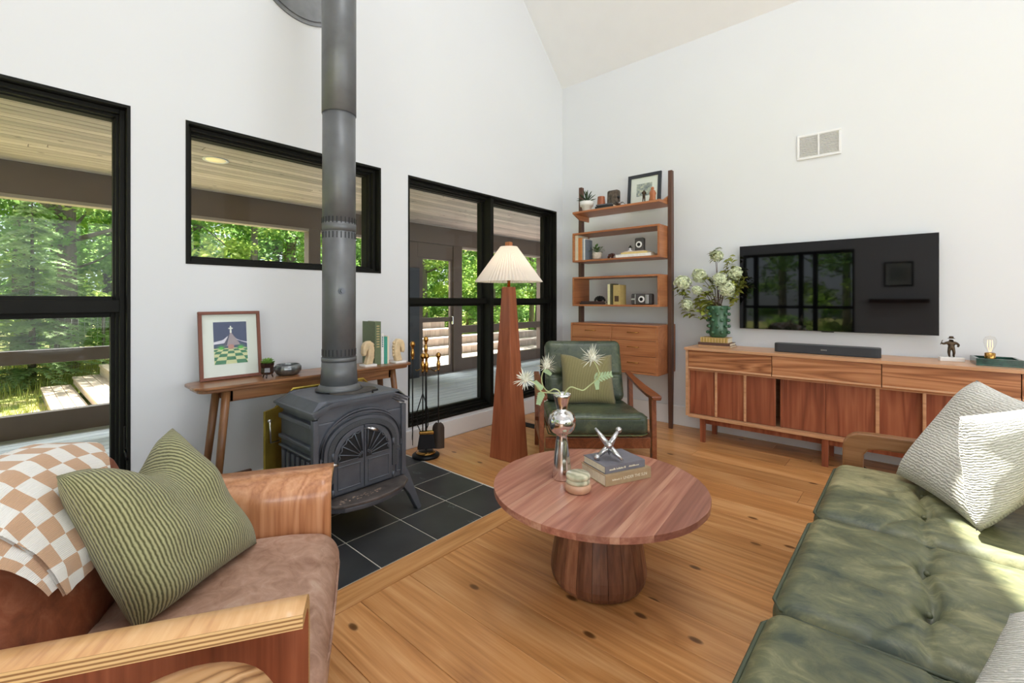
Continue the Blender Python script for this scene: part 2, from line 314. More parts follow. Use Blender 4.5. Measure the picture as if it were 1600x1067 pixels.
def thing(name, label, cat, loc=(0, 0, 0), rz=0., group=None, kind=None, rot=None):
    o = bpy.data.objects.new(name, None); COL.objects.link(o); o.location = loc; o.rotation_euler = rot or (0, 0, rz); o.empty_display_size = .1
    return tag(o, label, cat, group, kind)
def tag(o, label=None, cat=None, group=None, kind=None):
    for k, v in (('label', label), ('category', cat), ('group', group), ('kind', kind)):
        if v: o[k] = v
    return o
def struct(name, bm, m, parent=None):
    o = obj(name, bm, m, parent)
    if not parent: o['kind'] = 'structure'
    return o
def smooth_mod(o, w=.003, seg=2):
    m = o.modifiers.new('bevel', 'BEVEL'); m.width = w; m.segments = seg; m.limit_method = 'ANGLE'; m.angle_limit = R(35); return o
def text(name, body, mat, size, parent, mx, depth=.0004):
    cu = bpy.data.curves.new(name, 'FONT'); cu.body = body; cu.size = size; cu.extrude = depth; cu.align_x = 'CENTER'; cu.align_y = 'CENTER'
    t = bpy.data.objects.new(name, cu); COL.objects.link(t); bpy.context.view_layer.update()
    me = bpy.data.meshes.new_from_object(t.evaluated_get(bpy.context.evaluated_depsgraph_get())); bpy.data.objects.remove(t)
    me.materials.clear(); me.materials.append(M[mat]); o = bpy.data.objects.new(name, me); COL.objects.link(o); o.parent = parent; o.matrix_local = mx; return o
def pillow_mesh(cs, th, nu=28, sag=.04, uvsc=1., back_mi=0, seed=0, pinch=.10, dent=0.):
    """cs = BL, BR, TR, TL corners; the outline curves in between corners, thickness swells towards the middle"""
    BL, BR, TR, TL = [Vector(c) for c in cs]; nrm = ((BR-BL).cross(TL-BL)).normalized(); bm = BM()
    def base(u, v):
        p = (BL*(1-u)+BR*u)*(1-v)+(TL*(1-u)+TR*u)*v; c = (BL+BR+TR+TL)/4
        e = pinch*(1-abs(2*u-1)**2)*(abs(2*v-1)**3)+pinch*(1-abs(2*v-1)**2)*(abs(2*u-1)**3)
        return p+(c-p)*e+(BL-TL).normalized()*dent*math.exp(-((u-.55)/.24)**2)*v**3*(1-(2*u-1)**4)
    def f(u, v, s):
        k = (max(0, 1-(2*u-1)**4)*max(0, 1-(2*v-1)**4))**.55
        p = base(u, v); w = noise.noise(Vector((u*3+seed, v*3, seed)))*sag*k
        return p+nrm*(s*th/2*k+w)
    cu, cv = [0.], [0.]
    for i in range(nu): cu.append(cu[-1]+(f((i+1)/nu, .5, 1)-f(i/nu, .5, 1)).length); cv.append(cv[-1]+(f(.5, (i+1)/nu, 1)-f(.5, i/nu, 1)).length)
    uv = lambda u, v: (cu[round(u*nu)]/cu[-1]*uvsc, cv[round(v*nu)]/cv[-1]*uvsc)
    grid(bm, lambda u, v: f(u, v, 1), nu, nu, uvs=uv); grid(bm, lambda u, v: f(u, v, -1), nu, nu, flip=True, uvs=uv, mi=back_mi)
    bmesh.ops.remove_doubles(bm, verts=bm.verts[:], dist=.0004); return bm
def slab_cushion(bm, x0, x1, y0, y1, z0, z1, r, crown=0., fn=None, nx=40, ny=40, uvs=None, mi=0):
    """rounded box shell as one superelliptic grid; fn(x,y,top) adds creases"""
    cx, cy, cz = (x0+x1)/2, (y0+y1)/2, (z0+z1)/2; hx, hy, hz = (x1-x0)/2, (y1-y0)/2, (z1-z0)/2
    def se(t, p): c = math.cos(t); return math.copysign(abs(c)**p, c)
    def side(u, v, s):
        a, b = 2*u-1, 2*v-1
        # spread samples to edges
        a = math.sin(a*math.pi/2); b = math.sin(b*math.pi/2)
        ex = max(0, abs(a)-(1-r/hx))/(r/hx); ey = max(0, abs(b)-(1-r/hy))/(r/hy)
        e = min(1, math.hypot(ex, ey)); px, py = a*hx, b*hy
        if ex > 0 and ey > 0:
            m = max(ex, ey); l = math.hypot(ex, ey); k = m/l; px = math.copysign((hx-r)+r*ex*k, a); py = math.copysign((hy-r)+r*ey*k, b); e = m
        h = (hz-r)+r*math.sqrt(max(0, 1-e*e)) if hz > r else hz*math.sqrt(max(0, 1-e*e))
        z = s*h
        if s > 0: z += crown*(1-a*a)*(1-b*b)
        x, y = cx+px, cy+py
        if fn and s > 0: z += fn(x, y)*(1-e**4)
        return Vector((x, y, cz+z))
    t = grid(bm, lambda u, v: side(u, v, 1), nx, ny, mi, uvs=uvs); b = grid(bm, lambda u, v: side(u, v, -1), nx, ny, mi, flip=True, uvs=uvs)
    if hz > r:   # wall between the two rims
        def rim(g):
            return [g[i][0] for i in range(nx)]+[g[nx][j] for j in range(ny)]+[g[i][ny] for i in range(nx, 0, -1)]+[g[0][j] for j in range(ny, 0, -1)]
        ra, rb = rim(t), rim(b); n = len(ra)
        for i in range(n):
            f = bm.faces.new((rb[i], rb[(i+1) % n], ra[(i+1) % n], ra[i])); f.smooth = True; f.material_index = mi
    else: bmesh.ops.remove_doubles(bm, verts=bm.verts[:], dist=.0003)
    return bm
def rot_to(d, p, up=(0, 0, 1)):
    q = Vector(d).to_track_quat('Z', 'Y'); return Matrix.Translation(p) @ q.to_matrix().to_4x4()
def leafmesh(bm, p, d, L, w, mi=0, droop=.2, up=(0, 0, 1), cup=.15):
    p, d = Vector(p), Vector(d).normalized(); s = d.cross(Vector(up)); s = s.normalized() if s.length > .01 else d.orthogonal(); n = s.cross(d)
    prev = None
    for i, (t, k) in enumerate(((0, .12), (.3, .8), (.6, 1), (.85, .55), (1, .05))):
        c = p+d*L*t-Vector((0, 0, 1))*droop*L*t*t
        row = [bm.verts.new(c-s*w/2*k+n*w*cup*k), bm.verts.new(c), bm.verts.new(c+s*w/2*k+n*w*cup*k)]
        if prev:
            for j in (0, 1):
                f = bm.faces.new((prev[j], prev[j+1], row[j+1], row[j])); f.smooth = True; f.material_index = mi
        prev = row
# ------------------------------------------------------------------ room shell
XR, YL, XB, YF = 4.34, 3.055, -2.5, -3.4
RX, RZ = 1.0, 3.65+3.34*.98
def cz(x): return 3.65+(XR-x)*.98 if x > RX else RZ-(RX-x)*.98
bm = BM()
xs = [XB, -1.58, .454, .693, 1.938, 2.188, 4.223, XR]
T = .2
for a, b, zl in ((0, 1, None), (2, 3, None), (4, 5, None), (6, 7, None)):
    box(bm, xs[a], xs[b], YL, YL+T, -.1, 2.21)
for a, b, zl in ((1, 2, .17), (3, 4, 1.404), (5, 6, .17)): box(bm, xs[a], xs[b], YL, YL+T, -.1, zl)
prism(bm, [(XB, 2.21), (XR, 2.21), (XR, cz(XR)+.1), (RX, RZ+.1), (XB, cz(XB)+.1)], XZ, YL, YL+T)
struct('wall_left', bm, 'wall')
bm = BM(); box(bm, XR, XR+.2, YF-.2, YL+T, -.1, 3.8); struct('wall_right', bm, 'wall')
bm = BM()   # wall behind the photographer, with two banks of windows
for y0, y1, z0, z1 in ((YF, YL, -.1, .35), (YF, YL, 2.2, 3.5), (2.85, YL, .35, 2.2), (-.45, .85, .35, 2.2), (YF, -3.1, .35, 2.2)): box(bm, XB-.2, XB, y0, y1, z0, z1)
struct('wall_back', bm, 'wall')
bm = BM()
for x0, x1, z0, z1 in ((XB, XR, -.1, .3), (XB, -2.2, .3, 2.5), (4., XR, .3, 2.5)): box(bm, x0, x1, YF-.2, YF, z0, z1)
prism(bm, [(XB, 2.5), (XR, 2.5), (XR, cz(XR)+.1), (RX, RZ+.1), (XB, cz(XB)+.1)], XZ, YF-.2, YF)
struct('wall_front', bm, 'wall')
bm = BM()
def slope(x0, x1, y0, y1, t=.16): prism(bm, [(x0, cz(x0)), (x1, cz(x1)), (x1, cz(x1)+t), (x0, cz(x0)+t)], XZ, y0, y1)
SX0, SX1, SY0, SY1 = 2.95, 3.6, -.95, 1.17
slope(RX, SX0, YF-.2, YL+T); slope(SX1, XR+.2, YF-.2, YL+T); slope(SX0, SX1, YF-.2, SY0); slope(SX0, SX1, SY1, YL+T)
slope(XB-.2, RX, YF-.2, YL+T)
struct('ceiling', bm, 'ceil')
bm = BM(); prism(bm, [(SX0, cz(SX0)+.15), (SX1, cz(SX1)+.15), (SX1, cz(SX1)+.17), (SX0, cz(SX0)+.17)], XZ, SY0, SY1); struct('window_7', bm, 'glass')
def bank(n, yz, axis, fixed, spans, z0, z1):
    """frames of the windows behind the photographer"""
    fr = BM(); gl = BM()
    lo, hi = spans[0], spans[-1]
    def bb(bm, a0, a1, za, zb, d0, d1):
        if axis == 'y': box(bm, fixed+d0, fixed+d1, a0, a1, za, zb)
        else: box(bm, a0, a1, fixed+d0, fixed+d1, za, zb)
    for s in spans: bb(fr, s-.04, s+.04, z0, z1, -.14, -.02)
    for z in (z0+.03, z1-.03, z0+(z1-z0)*.38): bb(fr, lo, hi, z-.03, z+.03, -.14, -.02)
    bb(gl, lo, hi, z0, z1, -.085, -.08)
    w = struct('window_%d' % n, fr, 'black'); obj('glass_pane', gl, 'glass', w)
bank(4, 0, 'y', XB, [.85, 1.5, 1.75, 2.6, 2.85], .35, 2.2); bank(5, 0, 'y', XB, [-3.1, -1.8, -.45], .35, 2.2); bank(6, 0, 'x', YF, [-2.2, -.6, .9, 2.4, 4.0], .3, 2.5)
# baseboards
bm = BM(); box(bm, XB, XR, YL-.018, YL, 0, .145, bev=.004); struct('baseboard_left', bm, 'trim')
bm = BM(); box(bm, .35, 1.02, YL-.042, YL-.0185, .0035, .172, bev=.003); struct('trim_1', bm, 'post')
bm = BM(); box(bm, XR-.018, XR, YF, YL-.018, 0, .185, bev=.004); struct('baseboard_right', bm, 'trim')
# ------------------------------------------------------------------ floor of wide pine boards
bm = BM(); box(bm, XB, XR, YF, YL, -.1, -.022); floor = struct('floor', bm, 'gap')
x = XB; rnd = random.Random(3); pc = 0
while x < XR-.01:
    w = rnd.uniform(.17, .24)
    x1 = min(XR, x+w)
    if abs(x1-2.1) < .1 or (x < 2.1 < x1): x1 = 2.1
    top = 1.648 if x1 <= 2.101 else YL-.018
    y = top
    while y > YF:
        L = rnd.uniform(1.3, 3.2); y0 = max(YF, y-L)
        if y0-YF < .4: y0 = YF
        bm = BM(); box(bm, x+.0007, x1-.0007, y0+.0007, y-.0007, -.022, 0, bev=.0012, seg=1); obj('floor_plank', bm, 'pine', floor); y = y0
    x = x1
x = XB
while x < 2.1:
    x1 = min(2.1, x+rnd.uniform(1.2, 1.7)); x1 = 2.1 if 2.1-x1 < .4 else x1
    bm = BM(); box(bm, x+.0007, x1-.0007, 1.65, 1.779, -.022, .002, bev=.0015, seg=1); obj('border_board', bm, 'pine_x', floor); x = x1
# ------------------------------------------------------------------ slate hearth
bm = BM(); box(bm, XB, 2.099, 1.78, YL-.018, -.022, 0); he = tag(obj('tiled_hearth', bm, 'grout'), 'black slate tile hearth with pale grout under the wood stove', 'hearth')
rt_ = random.Random(5)
for j in range(4):
    for i in range(15):
        xa = 2.09-.318*(i+1); ya = 1.784+.3155*j
        if xa+.3 < XB: continue
        bm = BM(); box(bm, max(XB, xa), xa+.3115, ya, min(ya+.3085, YL-.02), -.012, .0022+rt_.uniform(-.0006, .0008), bev=.0012, seg=1); obj('slate_tile', bm, 'slate', he)
# ------------------------------------------------------------------ the three black windows of the left wall
def fbox(x0, x1, z0, z1, d0, d1, w, parent, name, mat='black', bev=.003):
    bm = BM(); box(bm, x0, x0+w, YL+d0, YL+d1, z0, z1, bev=bev); box(bm, x1-w, x1, YL+d0, YL+d1, z0, z1, bev=bev)
    box(bm, x0+w, x1-w, YL+d0, YL+d1, z0, z0+w, bev=bev); box(bm, x0+w, x1-w, YL+d0, YL+d1, z1-w, z1, bev=bev); return obj(name, bm, mat, parent)
def pane(x0, x1, z0, z1, parent, d=.135):
    bm = BM(); box(bm, x0, x1, YL+d, YL+d+.004, z0, z1); return obj('glass_pane', bm, 'glass', parent)
def window(n, x0, x1, z0, z1, cols, zr):
    bm = BM(); t = .014
    box(bm, x0, x0+t, YL-.004, YL+.2, z0, z1); box(bm, x1-t, x1, YL-.004, YL+.2, z0, z1); box(bm, x0+t, x1-t, YL-.004, YL+.2, z0, z0+t); box(bm, x0+t, x1-t, YL-.004, YL+.2, z1-t, z1)
    w = struct('window_%d' % n, bm, 'black')
    fbox(x0+t, x1-t, z0+t, z1-t, .05, .2, .022, w, 'window_frame'); fbox(x0+t, x1-t, z0+t, z1-t, .085, .2, .034, w, 'stepped_frame')
    for a, b in cols:
        for za, zb in (((z0+t+.02, zr[0]), (zr[1], z1-t-.01)) if zr else ((z0+t+.01, z1-t-.01),)):
            s = fbox(a, b, za, zb, .115, .16, .04 if zr and za < .5 else .03, w, 'sash'); pane(a+.01, b-.01, za+.01, zb-.01, s, .14)
    return w
w1 = window(1, -1.58, .454, .17, 2.21, ((-1.56, -.60), (-.52, .43)), (1.15, 1.19))
w2 = window(2, .693, 1.938, 1.404, 2.21, ((.71, 1.915),), None)
w3 = window(3, 2.188, 4.223, .17, 2.21, ((2.2, 3.162), (3.19, 4.165)), (1.185, 1.19))
for w, xm, x0, x1, (ra, rb) in ((w1, -.56, -1.56, .43, (1.135, 1.20)), (w3, 3.176, 2.21, 4.19, (1.165, 1.215))):
    bm = BM(); box(bm, xm-.022, xm+.022, YL+.01, YL+.2, .19, 2.19, bev=.004); obj('mullion', bm, 'black', w)
    bm = BM(); box(bm, x0, x1, YL+.06, YL+.19, ra, rb, bev=.004); obj('rail', bm, 'black', w)
for w, zh in ((w1, .40),):
    bm = BM(); box(bm, .432, .442, YL+.03, YL+.045, zh, zh+.14, bev=.003); tube(bm, [(.436, YL+.03, zh+.02), (.436, YL+.005, zh), (.44, YL-.005, zh-.03)], .006, 8); obj('window_latch', bm, 'blackmetal', w)
# wall vent above the television
vt = thing('wall_vent', 'white two-panel air return grille high on the right wall', 'vent', (XR, .5645, 2.44))
bm = BM()
for a in ((-.1475, .1475, .082, .1), (-.1475, .1475, -.1, -.082)): box(bm, -.012, 0, a[0], a[1], a[2], a[3], bev=.003)
for a in (-.1475, .1305): box(bm, -.012, 0, a, a+.017, -.082, .082, bev=.003)
box(bm, -.012, 0, -.006, .006, -.082, .082, bev=.002); obj('frame', bm, 'white', vt)
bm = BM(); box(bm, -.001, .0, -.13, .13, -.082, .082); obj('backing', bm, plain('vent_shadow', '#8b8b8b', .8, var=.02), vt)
sl0 = None
for k in range(15):
    z = -.077+.011*k
    for s in (-1, 1):
        if sl0 is None: bm = BM(); box(bm, -.0045, .0045, -.062, .062, -.0012, .0012, Matrix.Rotation(R(38), 4, 'Y')); sl0 = obj('slat', bm, 'white', vt); sl0.location = (-.006, s*.068, z)
        else: share('slat', sl0, vt, (-.006, s*.068, z))
# floor register by the lamp
fg = thing('floor_register', 'small dark metal floor register behind the wooden floor lamp', 'vent', (3.36, 2.73, 0))
bm = BM(); box(bm, -.055, .055, -.13, .13, 0, .006, bev=.002); obj('plate', bm, 'blackmetal', fg)
bm = BM()
for k in range(11): box(bm, -.042, .042, -.115+.022*k, -.107+.022*k, .006, .009)
obj('fins', bm, 'irondark', fg)
# ------------------------------------------------------------------ screened porch
PF, PC, PY = -.05, 2.44, 6.0
bm = BM(); box(bm, -4, 9.8, YL+T, PY+.15, -.3, PF-.028); porch = struct('floor_porch', bm, 'gap')
k = 0; y = YL+T
while y < PY+.1:
    bm = BM(); box(bm, -4, 9.8, y+.003, min(PY+.15, y+.14)-.003, PF-.028, PF, bev=.003, seg=1); obj('deck_board', bm, 'deck', porch); y += .14
bm = BM(); box(bm, -4, 9.8, YL+T-.0, PY+1.15, PC+.016, PC+.3); pc_ = struct('ceiling_porch', bm, 'brown')  # lengthened past the porch wall so sun stays off the deck
y = YL+T; rs = random.Random(11)
while y < PY:
    xa = -4
    for xb in sorted([rs.uniform(-1, 3), rs.uniform(3.5, 7)])+[9.8]:
        bm = BM(); box(bm, xa+.002, xb-.002, y+.004, y+.092, PC, PC+.016, bev=.003, seg=1); obj('soffit_board', bm, 'soffit', pc_); xa = xb
    y += .096
bm = BM(); box(bm, -4, 9.8, PY, PY+.14, 2.145, PC+.02, bev=.004); pw = struct('wall_porch', bm, 'brown')
def pwb(name, x0, x1, z0, z1, d0=0., d1=.14, m='brown'):
    bm = BM(); box(bm, x0, x1, PY+d0, PY+d1, z0, z1, bev=.004); return obj(name, bm, m, pw)
for x0, x1 in ((-.9, -.76), (2.72, 2.88), (5.25, 5.45), (7.75, 7.95), (9.6, 9.8)): pwb('post', x0, x1, PF, 2.145)
for x0, x1 in ((-4, -.9), (-.76, 2.72), (2.88, 3.55), (5.45, 7.75), (7.95, 9.6)):
    pwb('bottom_rail', x0, x1, PF, .16, .02, .12); pwb('middle_rail', x0, x1, .615, .74, .03, .11); pwb('head_trim', x0, x1, 2.11, 2.145, -.01, .12, plain('light_edge_trim', '#9c9086', .6) if 'light_edge_trim' not in MATS else MATS['light_edge_trim'])
pwb('solid_wall_panel', 3.55, 4.5, PF, 2.145, .02, .12); pwb('dark_lower_patch', 3.62, 4.5, PF, 1.72, -.03, .02, 'dkpatch')  # plain dark slab over the lower wall left of the door
pwb('door_header', 4.5, 5.25, 1.90, 2.145, .02, .12)
bm = BM()
for a in ((4.5, 4.61, PF, 1.9), (5.2, 5.25, PF, 1.9), (4.61, 5.2, PF, .08), (4.61, 5.2, 1.88, 1.9), (4.61, 5.2, .83, .905)): box(bm, a[0], a[1], PY+.03, PY+.08, a[2], a[3])
dr = obj('screen_door', bm, 'brown', pw); bm = BM(); box(bm, 5.215, 5.235, PY-.02, PY+.03, .78, .92, bev=.005); obj('door_handle', bm, 'steel', dr)
bm = BM(); box(bm, 9.8, 9.95, YL+T, PY+.15, -.1, PC+.1); struct('wall_porch_end', bm, 'brown')
# hanging rail seen through the double window
t = thing('recessed_light', 'round recessed light glowing in the wooden porch ceiling', 'light', (1.27, 4.62, PC))
bm = BM(); lathe(bm, [(.075, -.002), (.1, -.006), (.1, 0), (.075, 0)], 28, caps=False); obj('trim_ring', bm, 'trim', t)
bm = BM(); lathe(bm, [(.001, -.003), (.078, -.003), (.078, -.001)], 28); obj('diffuser', bm, plain('warm_diffuser', '#e8cf8f', .5, emit=((1, .82, .45), .5)), t)
# ------------------------------------------------------------------ outside
def grass_mat():
    m, nt, b = newmat('ground_cover'); v = coords(nt); n = N(nt, 'ShaderNodeTexNoise'); n.inputs['Scale'].default_value = 1.6; n.inputs['Detail'].default_value = 9; nt.links.new(v, n.inputs['Vector'])
    nt.links.new(ramp(nt, n.outputs[0], [(.35, s2l('#5f7a33')), (.5, s2l('#a3a45c')), (.62, s2l('#c9b884'))]), b.inputs['Base Color']); b.inputs['Roughness'].default_value = .95; bump(nt, b, n.outputs[0], .6, .03); return m
def leaf_mat(name, c1, c2, tr=.55):
    m, nt, b = newmat(name); out = nt.nodes['Material Output']; v = coords(nt); n = N(nt, 'ShaderNodeTexNoise'); n.inputs['Scale'].default_value = 1.4; n.inputs['Detail'].default_value = 3; nt.links.new(v, n.inputs['Vector'])
    col = ramp(nt, n.outputs[0], [(.3, s2l(c1)), (.7, s2l(c2))]); nt.links.new(col, b.inputs['Base Color']); b.inputs['Roughness'].default_value = .55
    tl = N(nt, 'ShaderNodeBsdfTranslucent'); nt.links.new(col, tl.inputs[0]); mx = N(nt, 'ShaderNodeMixShader'); mx.inputs[0].default_value = tr
    nt.links.new(b.outputs[0], mx.inputs[1]); nt.links.new(tl.outputs[0], mx.inputs[2]); nt.links.new(mx.outputs[0], out.inputs[0]); return m
M['ground'] = grass_mat(); M['lf1'] = leaf_mat('forest_leaf', '#76a548', '#cfe07e'); M['lf2'] = leaf_mat('forest_leaf_dark', '#64944c', '#a9cb74'); M['needle'] = leaf_mat('spruce_needles', '#8aad70', '#cfe2b2', .35)
M['bark'] = wood('tree_bark', '#4a4440', '#6f6860', '#938b80', 'z', .6, .9, False, None, .2)
M['grassb'] = leaf_mat('grass_blades', '#7f9440', '#bdbb6e', .3)
bm = BM(); box(bm, -30, 45, PY+.2, 70, -.6, -.43); struct('ground_outside', bm, 'ground')
bm = BM(); box(bm, -40, XB-.3, -30, PY+.2, -.6, -.43); struct('ground_behind', bm, 'ground')
rg = random.Random(21); bm = BM()
for i in range(7000):
    x, y = rg.uniform(-.2, 4), rg.uniform(7.5, 16); h = rg.uniform(.05, .16)*(1+(y > 11)); a = rg.uniform(0, 6.3); c, s = math.cos(a)*.008, math.sin(a)*.008
    q = [bm.verts.new(p) for p in ((x-c, y-s, -.44), (x+c, y+s, -.44), (x+rg.uniform(-.05, .05), y+rg.uniform(-.05, .05), -.43+h))]; bm.faces.new(q)
tag(obj('grass', bm, 'grassb'), 'patchy sunlit grass beside the outdoor wooden steps', 'grass', kind='stuff')
def leafcloud(n, blobs, size, rr):
    bm = BM()
    for i in range(n):
        c, r = rr.choice(blobs); d = Vector((rr.gauss(0, 1), rr.gauss(0, 1), rr.gauss(0, 1))).normalized()*(rr.random()**.4)
        p = Vector(c)+Vector((d.x*r[0], d.y*r[1], d.z*r[2])); s = size*rr.uniform(.6, 1.3)
        u = Vector((rr.uniform(-1, 1), rr.uniform(-1, 1), rr.uniform(-.5, .5))).normalized(); w = u.orthogonal().normalized(); w = (w*math.cos(i)+u.cross(w)*math.sin(i))
        bm.faces.new([bm.verts.new(p+u*s), bm.verts.new(p+w*s*.5), bm.verts.new(p-u*s), bm.verts.new(p-w*s*.5)])
    return bm
def trunkbm(h, r, rr, lean=.3):
    bm = BM(); dx, dy = rr.uniform(-lean, lean), rr.uniform(-lean, lean)
    tube(bm, [(dx*t*t, dy*t*t+.05*math.sin(t*7), h*t) for t in [i/7 for i in range(8)]], [r*(1.15 if i == 0 else 1-.09*i) for i in range(8)], 10)
    for k in range(7):
        z = h*rr.uniform(.2, .8); a = rr.uniform(0, 6.3); L = rr.uniform(.8, 2); tube(bm, [(0, 0, z), (math.cos(a)*L*.5, math.sin(a)*L*.5, z+.2*L), (math.cos(a)*L, math.sin(a)*L, z+.6*L)], [r*.3, r*.2, r*.06], 6)
    return bm
rr = random.Random(5); variants = []
for k in range(4):
    blobs = []
    for i in range(34):
        a = rr.uniform(0, 6.3); rad = rr.uniform(.3, 2.1); z = rr.uniform(.6, 8.5); q = rr.uniform(.35, .8); blobs.append(((math.cos(a)*rad, math.sin(a)*rad, z), (q, q, q*.55)))
    variants.append((leafcloud(7000, blobs, .075, rr), trunkbm(9.5, rr.uniform(.1, .17), rr)))
protos = []
for k, (f, tb) in enumerate(variants):
    t = thing('leafy_tree', 'leafy green forest tree standing beyond the screened porch', 'tree', (0, 0, -.45), group='forest trees beyond the porch')
    fo = obj('foliage', f, 'lf1' if k % 2 else 'lf2', t); tr = obj('trunk', tb, 'bark', t); protos.append((t, fo, tr))
spots = [(.96, 15.2), (2.4, 13.6), (3.6, 16), (4.6, 13.4), (6.2, 15), (7.5, 12.6), (8.6, 15.5), (10, 13), (11.5, 15.5), (13, 12.5), (14.2, 16), (16, 13), (17.5, 16), (-.6, 15.5), (12.2, 9.6), (15.5, 10)]
for i in range(26): spots.append((-2+i*1.15+rr.uniform(-.5, .5), rr.uniform(18, 23)))
for i in range(20): spots.append((-3+i*2.0+rr.uniform(-.5, .5), rr.uniform(26, 33)))
used = set()
for i, (x, y) in enumerate(spots):
    k = i % 4; t, fo, tr = protos[k]
    if k in used: t2 = t.copy(); COL.objects.link(t2); [share(nm, s, t2) for nm, s in (('foliage', fo), ('trunk', tr))]
    else: t2 = t; used.add(k)
    s = rr.uniform(.9, 1.25)*(1+.03*max(0, y-16)); t2.location = (x, y, -.45); t2.rotation_euler = (0, 0, rr.uniform(0, 6.3)); t2.scale = (s, s, s)
for i in range(9):
    k = i % 4; t, fo, tr = protos[k]; t2 = t.copy(); COL.objects.link(t2); [share(nm, s, t2) for nm, s in (('foliage', fo), ('trunk', tr))]
    t2.location = (-8-rr.uniform(0, 4), -6+i*1.9, -.45); t2.rotation_euler = (0, 0, rr.uniform(0, 6.3)); t2.scale = (1, 1, 1)
    t2['label'] = 'leafy tree mirrored in the dark television screen'; t2['group'] = 'trees behind the photographer'
# spruce outside the left window
def spruce(bm, H, Rr, rr):
    for L in range(22):
        z = H*(.04+.94*L/22); rad = Rr*(1-L/23)+.08; z0_ = z
        nb = 9
        for b in range(nb):
            a = 2*math.pi*(b+rr.random()*.6)/nb; d = Vector((math.cos(a), math.sin(a), 0)); s = Vector((-d.y, d.x, 0)); Lb = rad*rr.uniform(.7, 1.15); z = z0_+rr.uniform(-.16, .16)
            n = int(8+14*rad)
            for i in range(n):
                t = (i+.5)/n; p = d*Lb*t+Vector((0, 0, z-.28*Lb*t*t+.1*Lb*t))
                tl = .2*(1-t*.5)*min(1, rad+.25)
                for sd in (-1, 1):
                    e = p+(s*sd*.8+d*.75+Vector((0, 0, rr.uniform(-.2, .12)))).normalized()*tl; w = (e-p).cross(Vector((0, 0, 1))).normalized()*.016
                    for q in range(3):
                        p1 = p+(e-p)*(q/3); o = Vector((0, 0, rr.uniform(-.03, .03)))
                        bm.faces.new([bm.verts.new(p1-w*1.6), bm.verts.new(p1+(e-p)*.42+o-w*.3), bm.verts.new(p1+(e-p)*.42+o+w*.3), bm.verts.new(p1+w*1.6)])
bm = BM(); spruce(bm, 3.7, 1.35, rr); t = thing('spruce_tree', 'pale green young spruce seen through the left window', 'tree', (.42, 12.6, -.45)); obj('needles', bm, 'needle', t)
bm = BM(); tube(bm, [(0, 0, 0), (0, 0, 3.7)], [.06, .01], 8); obj('trunk', bm, 'bark', t)
t = thing('tree_trunk', 'thick grey bare trunk standing behind the young spruce', 'tree', (1.02, 14.2, -.45)); obj('trunk', trunkbm(9, .2, random.Random(4), .1), 'bark', t)
# wire fence
t = thing('wire_fence', 'wire mesh garden fence across the lawn outside', 'fence', (0, 13.1, -.45)); bm = BM()
for k in range(14): tube(bm, [(-1, 0, .08+k*.1), (7, 0, .08+k*.1)], .0035, 4)
for k in range(80): tube(bm, [(-1+k*.1, 0, .02), (-1+k*.1, 0, 1.4)], .003, 4)
tag(obj('wire_mesh', bm, plain('galvanised_wire', '#c9cbc8', .4, .5), t), kind='stuff')
p0 = None
for k in range(4):
    if not p0: bm = BM(); tube(bm, [(0, 0, 0), (0, 0, 1.5)], .03, 10); p0 = obj('post', bm, 'bark', t); p0.location = (-.9, .03, 0)
    else: share('post', p0, t, (-.9+k*2.4, .03, 0))
# steps west: rising towards +x
st = thing('wooden_steps', 'sunlit bare wood steps on the lawn outside the left window', 'steps', (0, 0, -.45))
for k, (x0, zt) in enumerate(((.46, -.267), (.845, -.138), (1.19, .04), (1.6, .04), (2.0, .04))):
    for q in range(3):
        wd = .125 if k < 2 else .128; bm = BM(); box(bm, x0+q*wd, x0+(q+1)*wd-.006, 7.2, 11.0, zt+.45-.035, zt+.45, bev=.004); obj('tread_board', bm, 'sundeck', st)
    if k < 3: bm = BM(); box(bm, x0+.015, x0+.04, 7.25, 10.97, (0, .19, .3)[k]-.0, zt+.45-.037); obj('riser', bm, 'sundeck', st)
# steps beyond the porch door
st = thing('deck_steps', 'weathered wood deck steps rising beyond the porch door', 'steps', (0, 0, 0))
for q in range(11): bm = BM(); box(bm, 3.2, 10.5, PY+.16+q*.143, PY+.16+q*.143+.138, -.06, -.02, bev=.003); obj('deck_board', bm, 'soffit', st)
for k in range(4):
    y0 = 7.75+k*.32; xe = (11.5, 10.2, 7.35, 7.35)[k]; z0 = -.02+k*.18
    for q in range(2): bm = BM(); box(bm, 4.2, xe, y0-.02+q*.165, y0+.14+q*.165, z0+.15, z0+.18, bev=.003); obj('tread_board', bm, 'soffit', st)
    x = 4.25
    while x < xe-.05: bm = BM(); box(bm, x, x+.136, y0, y0+.02, z0-.0, z0+.148); obj('riser_board', bm, 'sundeck_x', st); x += .14
bm = BM(); box(bm, 4.2, 7.35, 9.05, 12, .6, .70); obj('upper_deck', bm, 'soffit', st)
ht = thing('hot_tub', 'pale hot tub with a grey folded cover on the upper deck', 'hot tub', (5.6, 10.4, .7))
bm = BM(); lathe(bm, [(.95, 0), (1.02, .05), (1.02, .42), (1.06, .46), (1.06, .5)], 40, sy=.9); obj('shell', bm, plain('pale_tub_shell', '#c9d4d6', .4), ht)
bm = BM(); slab_cushion(bm, -1.08, 1.08, -.95, .95, .5, .6, .04); obj('cover', bm, plain('grey_cover', '#8f979c', .6), ht)
bq = thing('covered_grill', 'grey fabric covered grill standing on the deck outside', 'grill', (6.75, 9.5, .7))
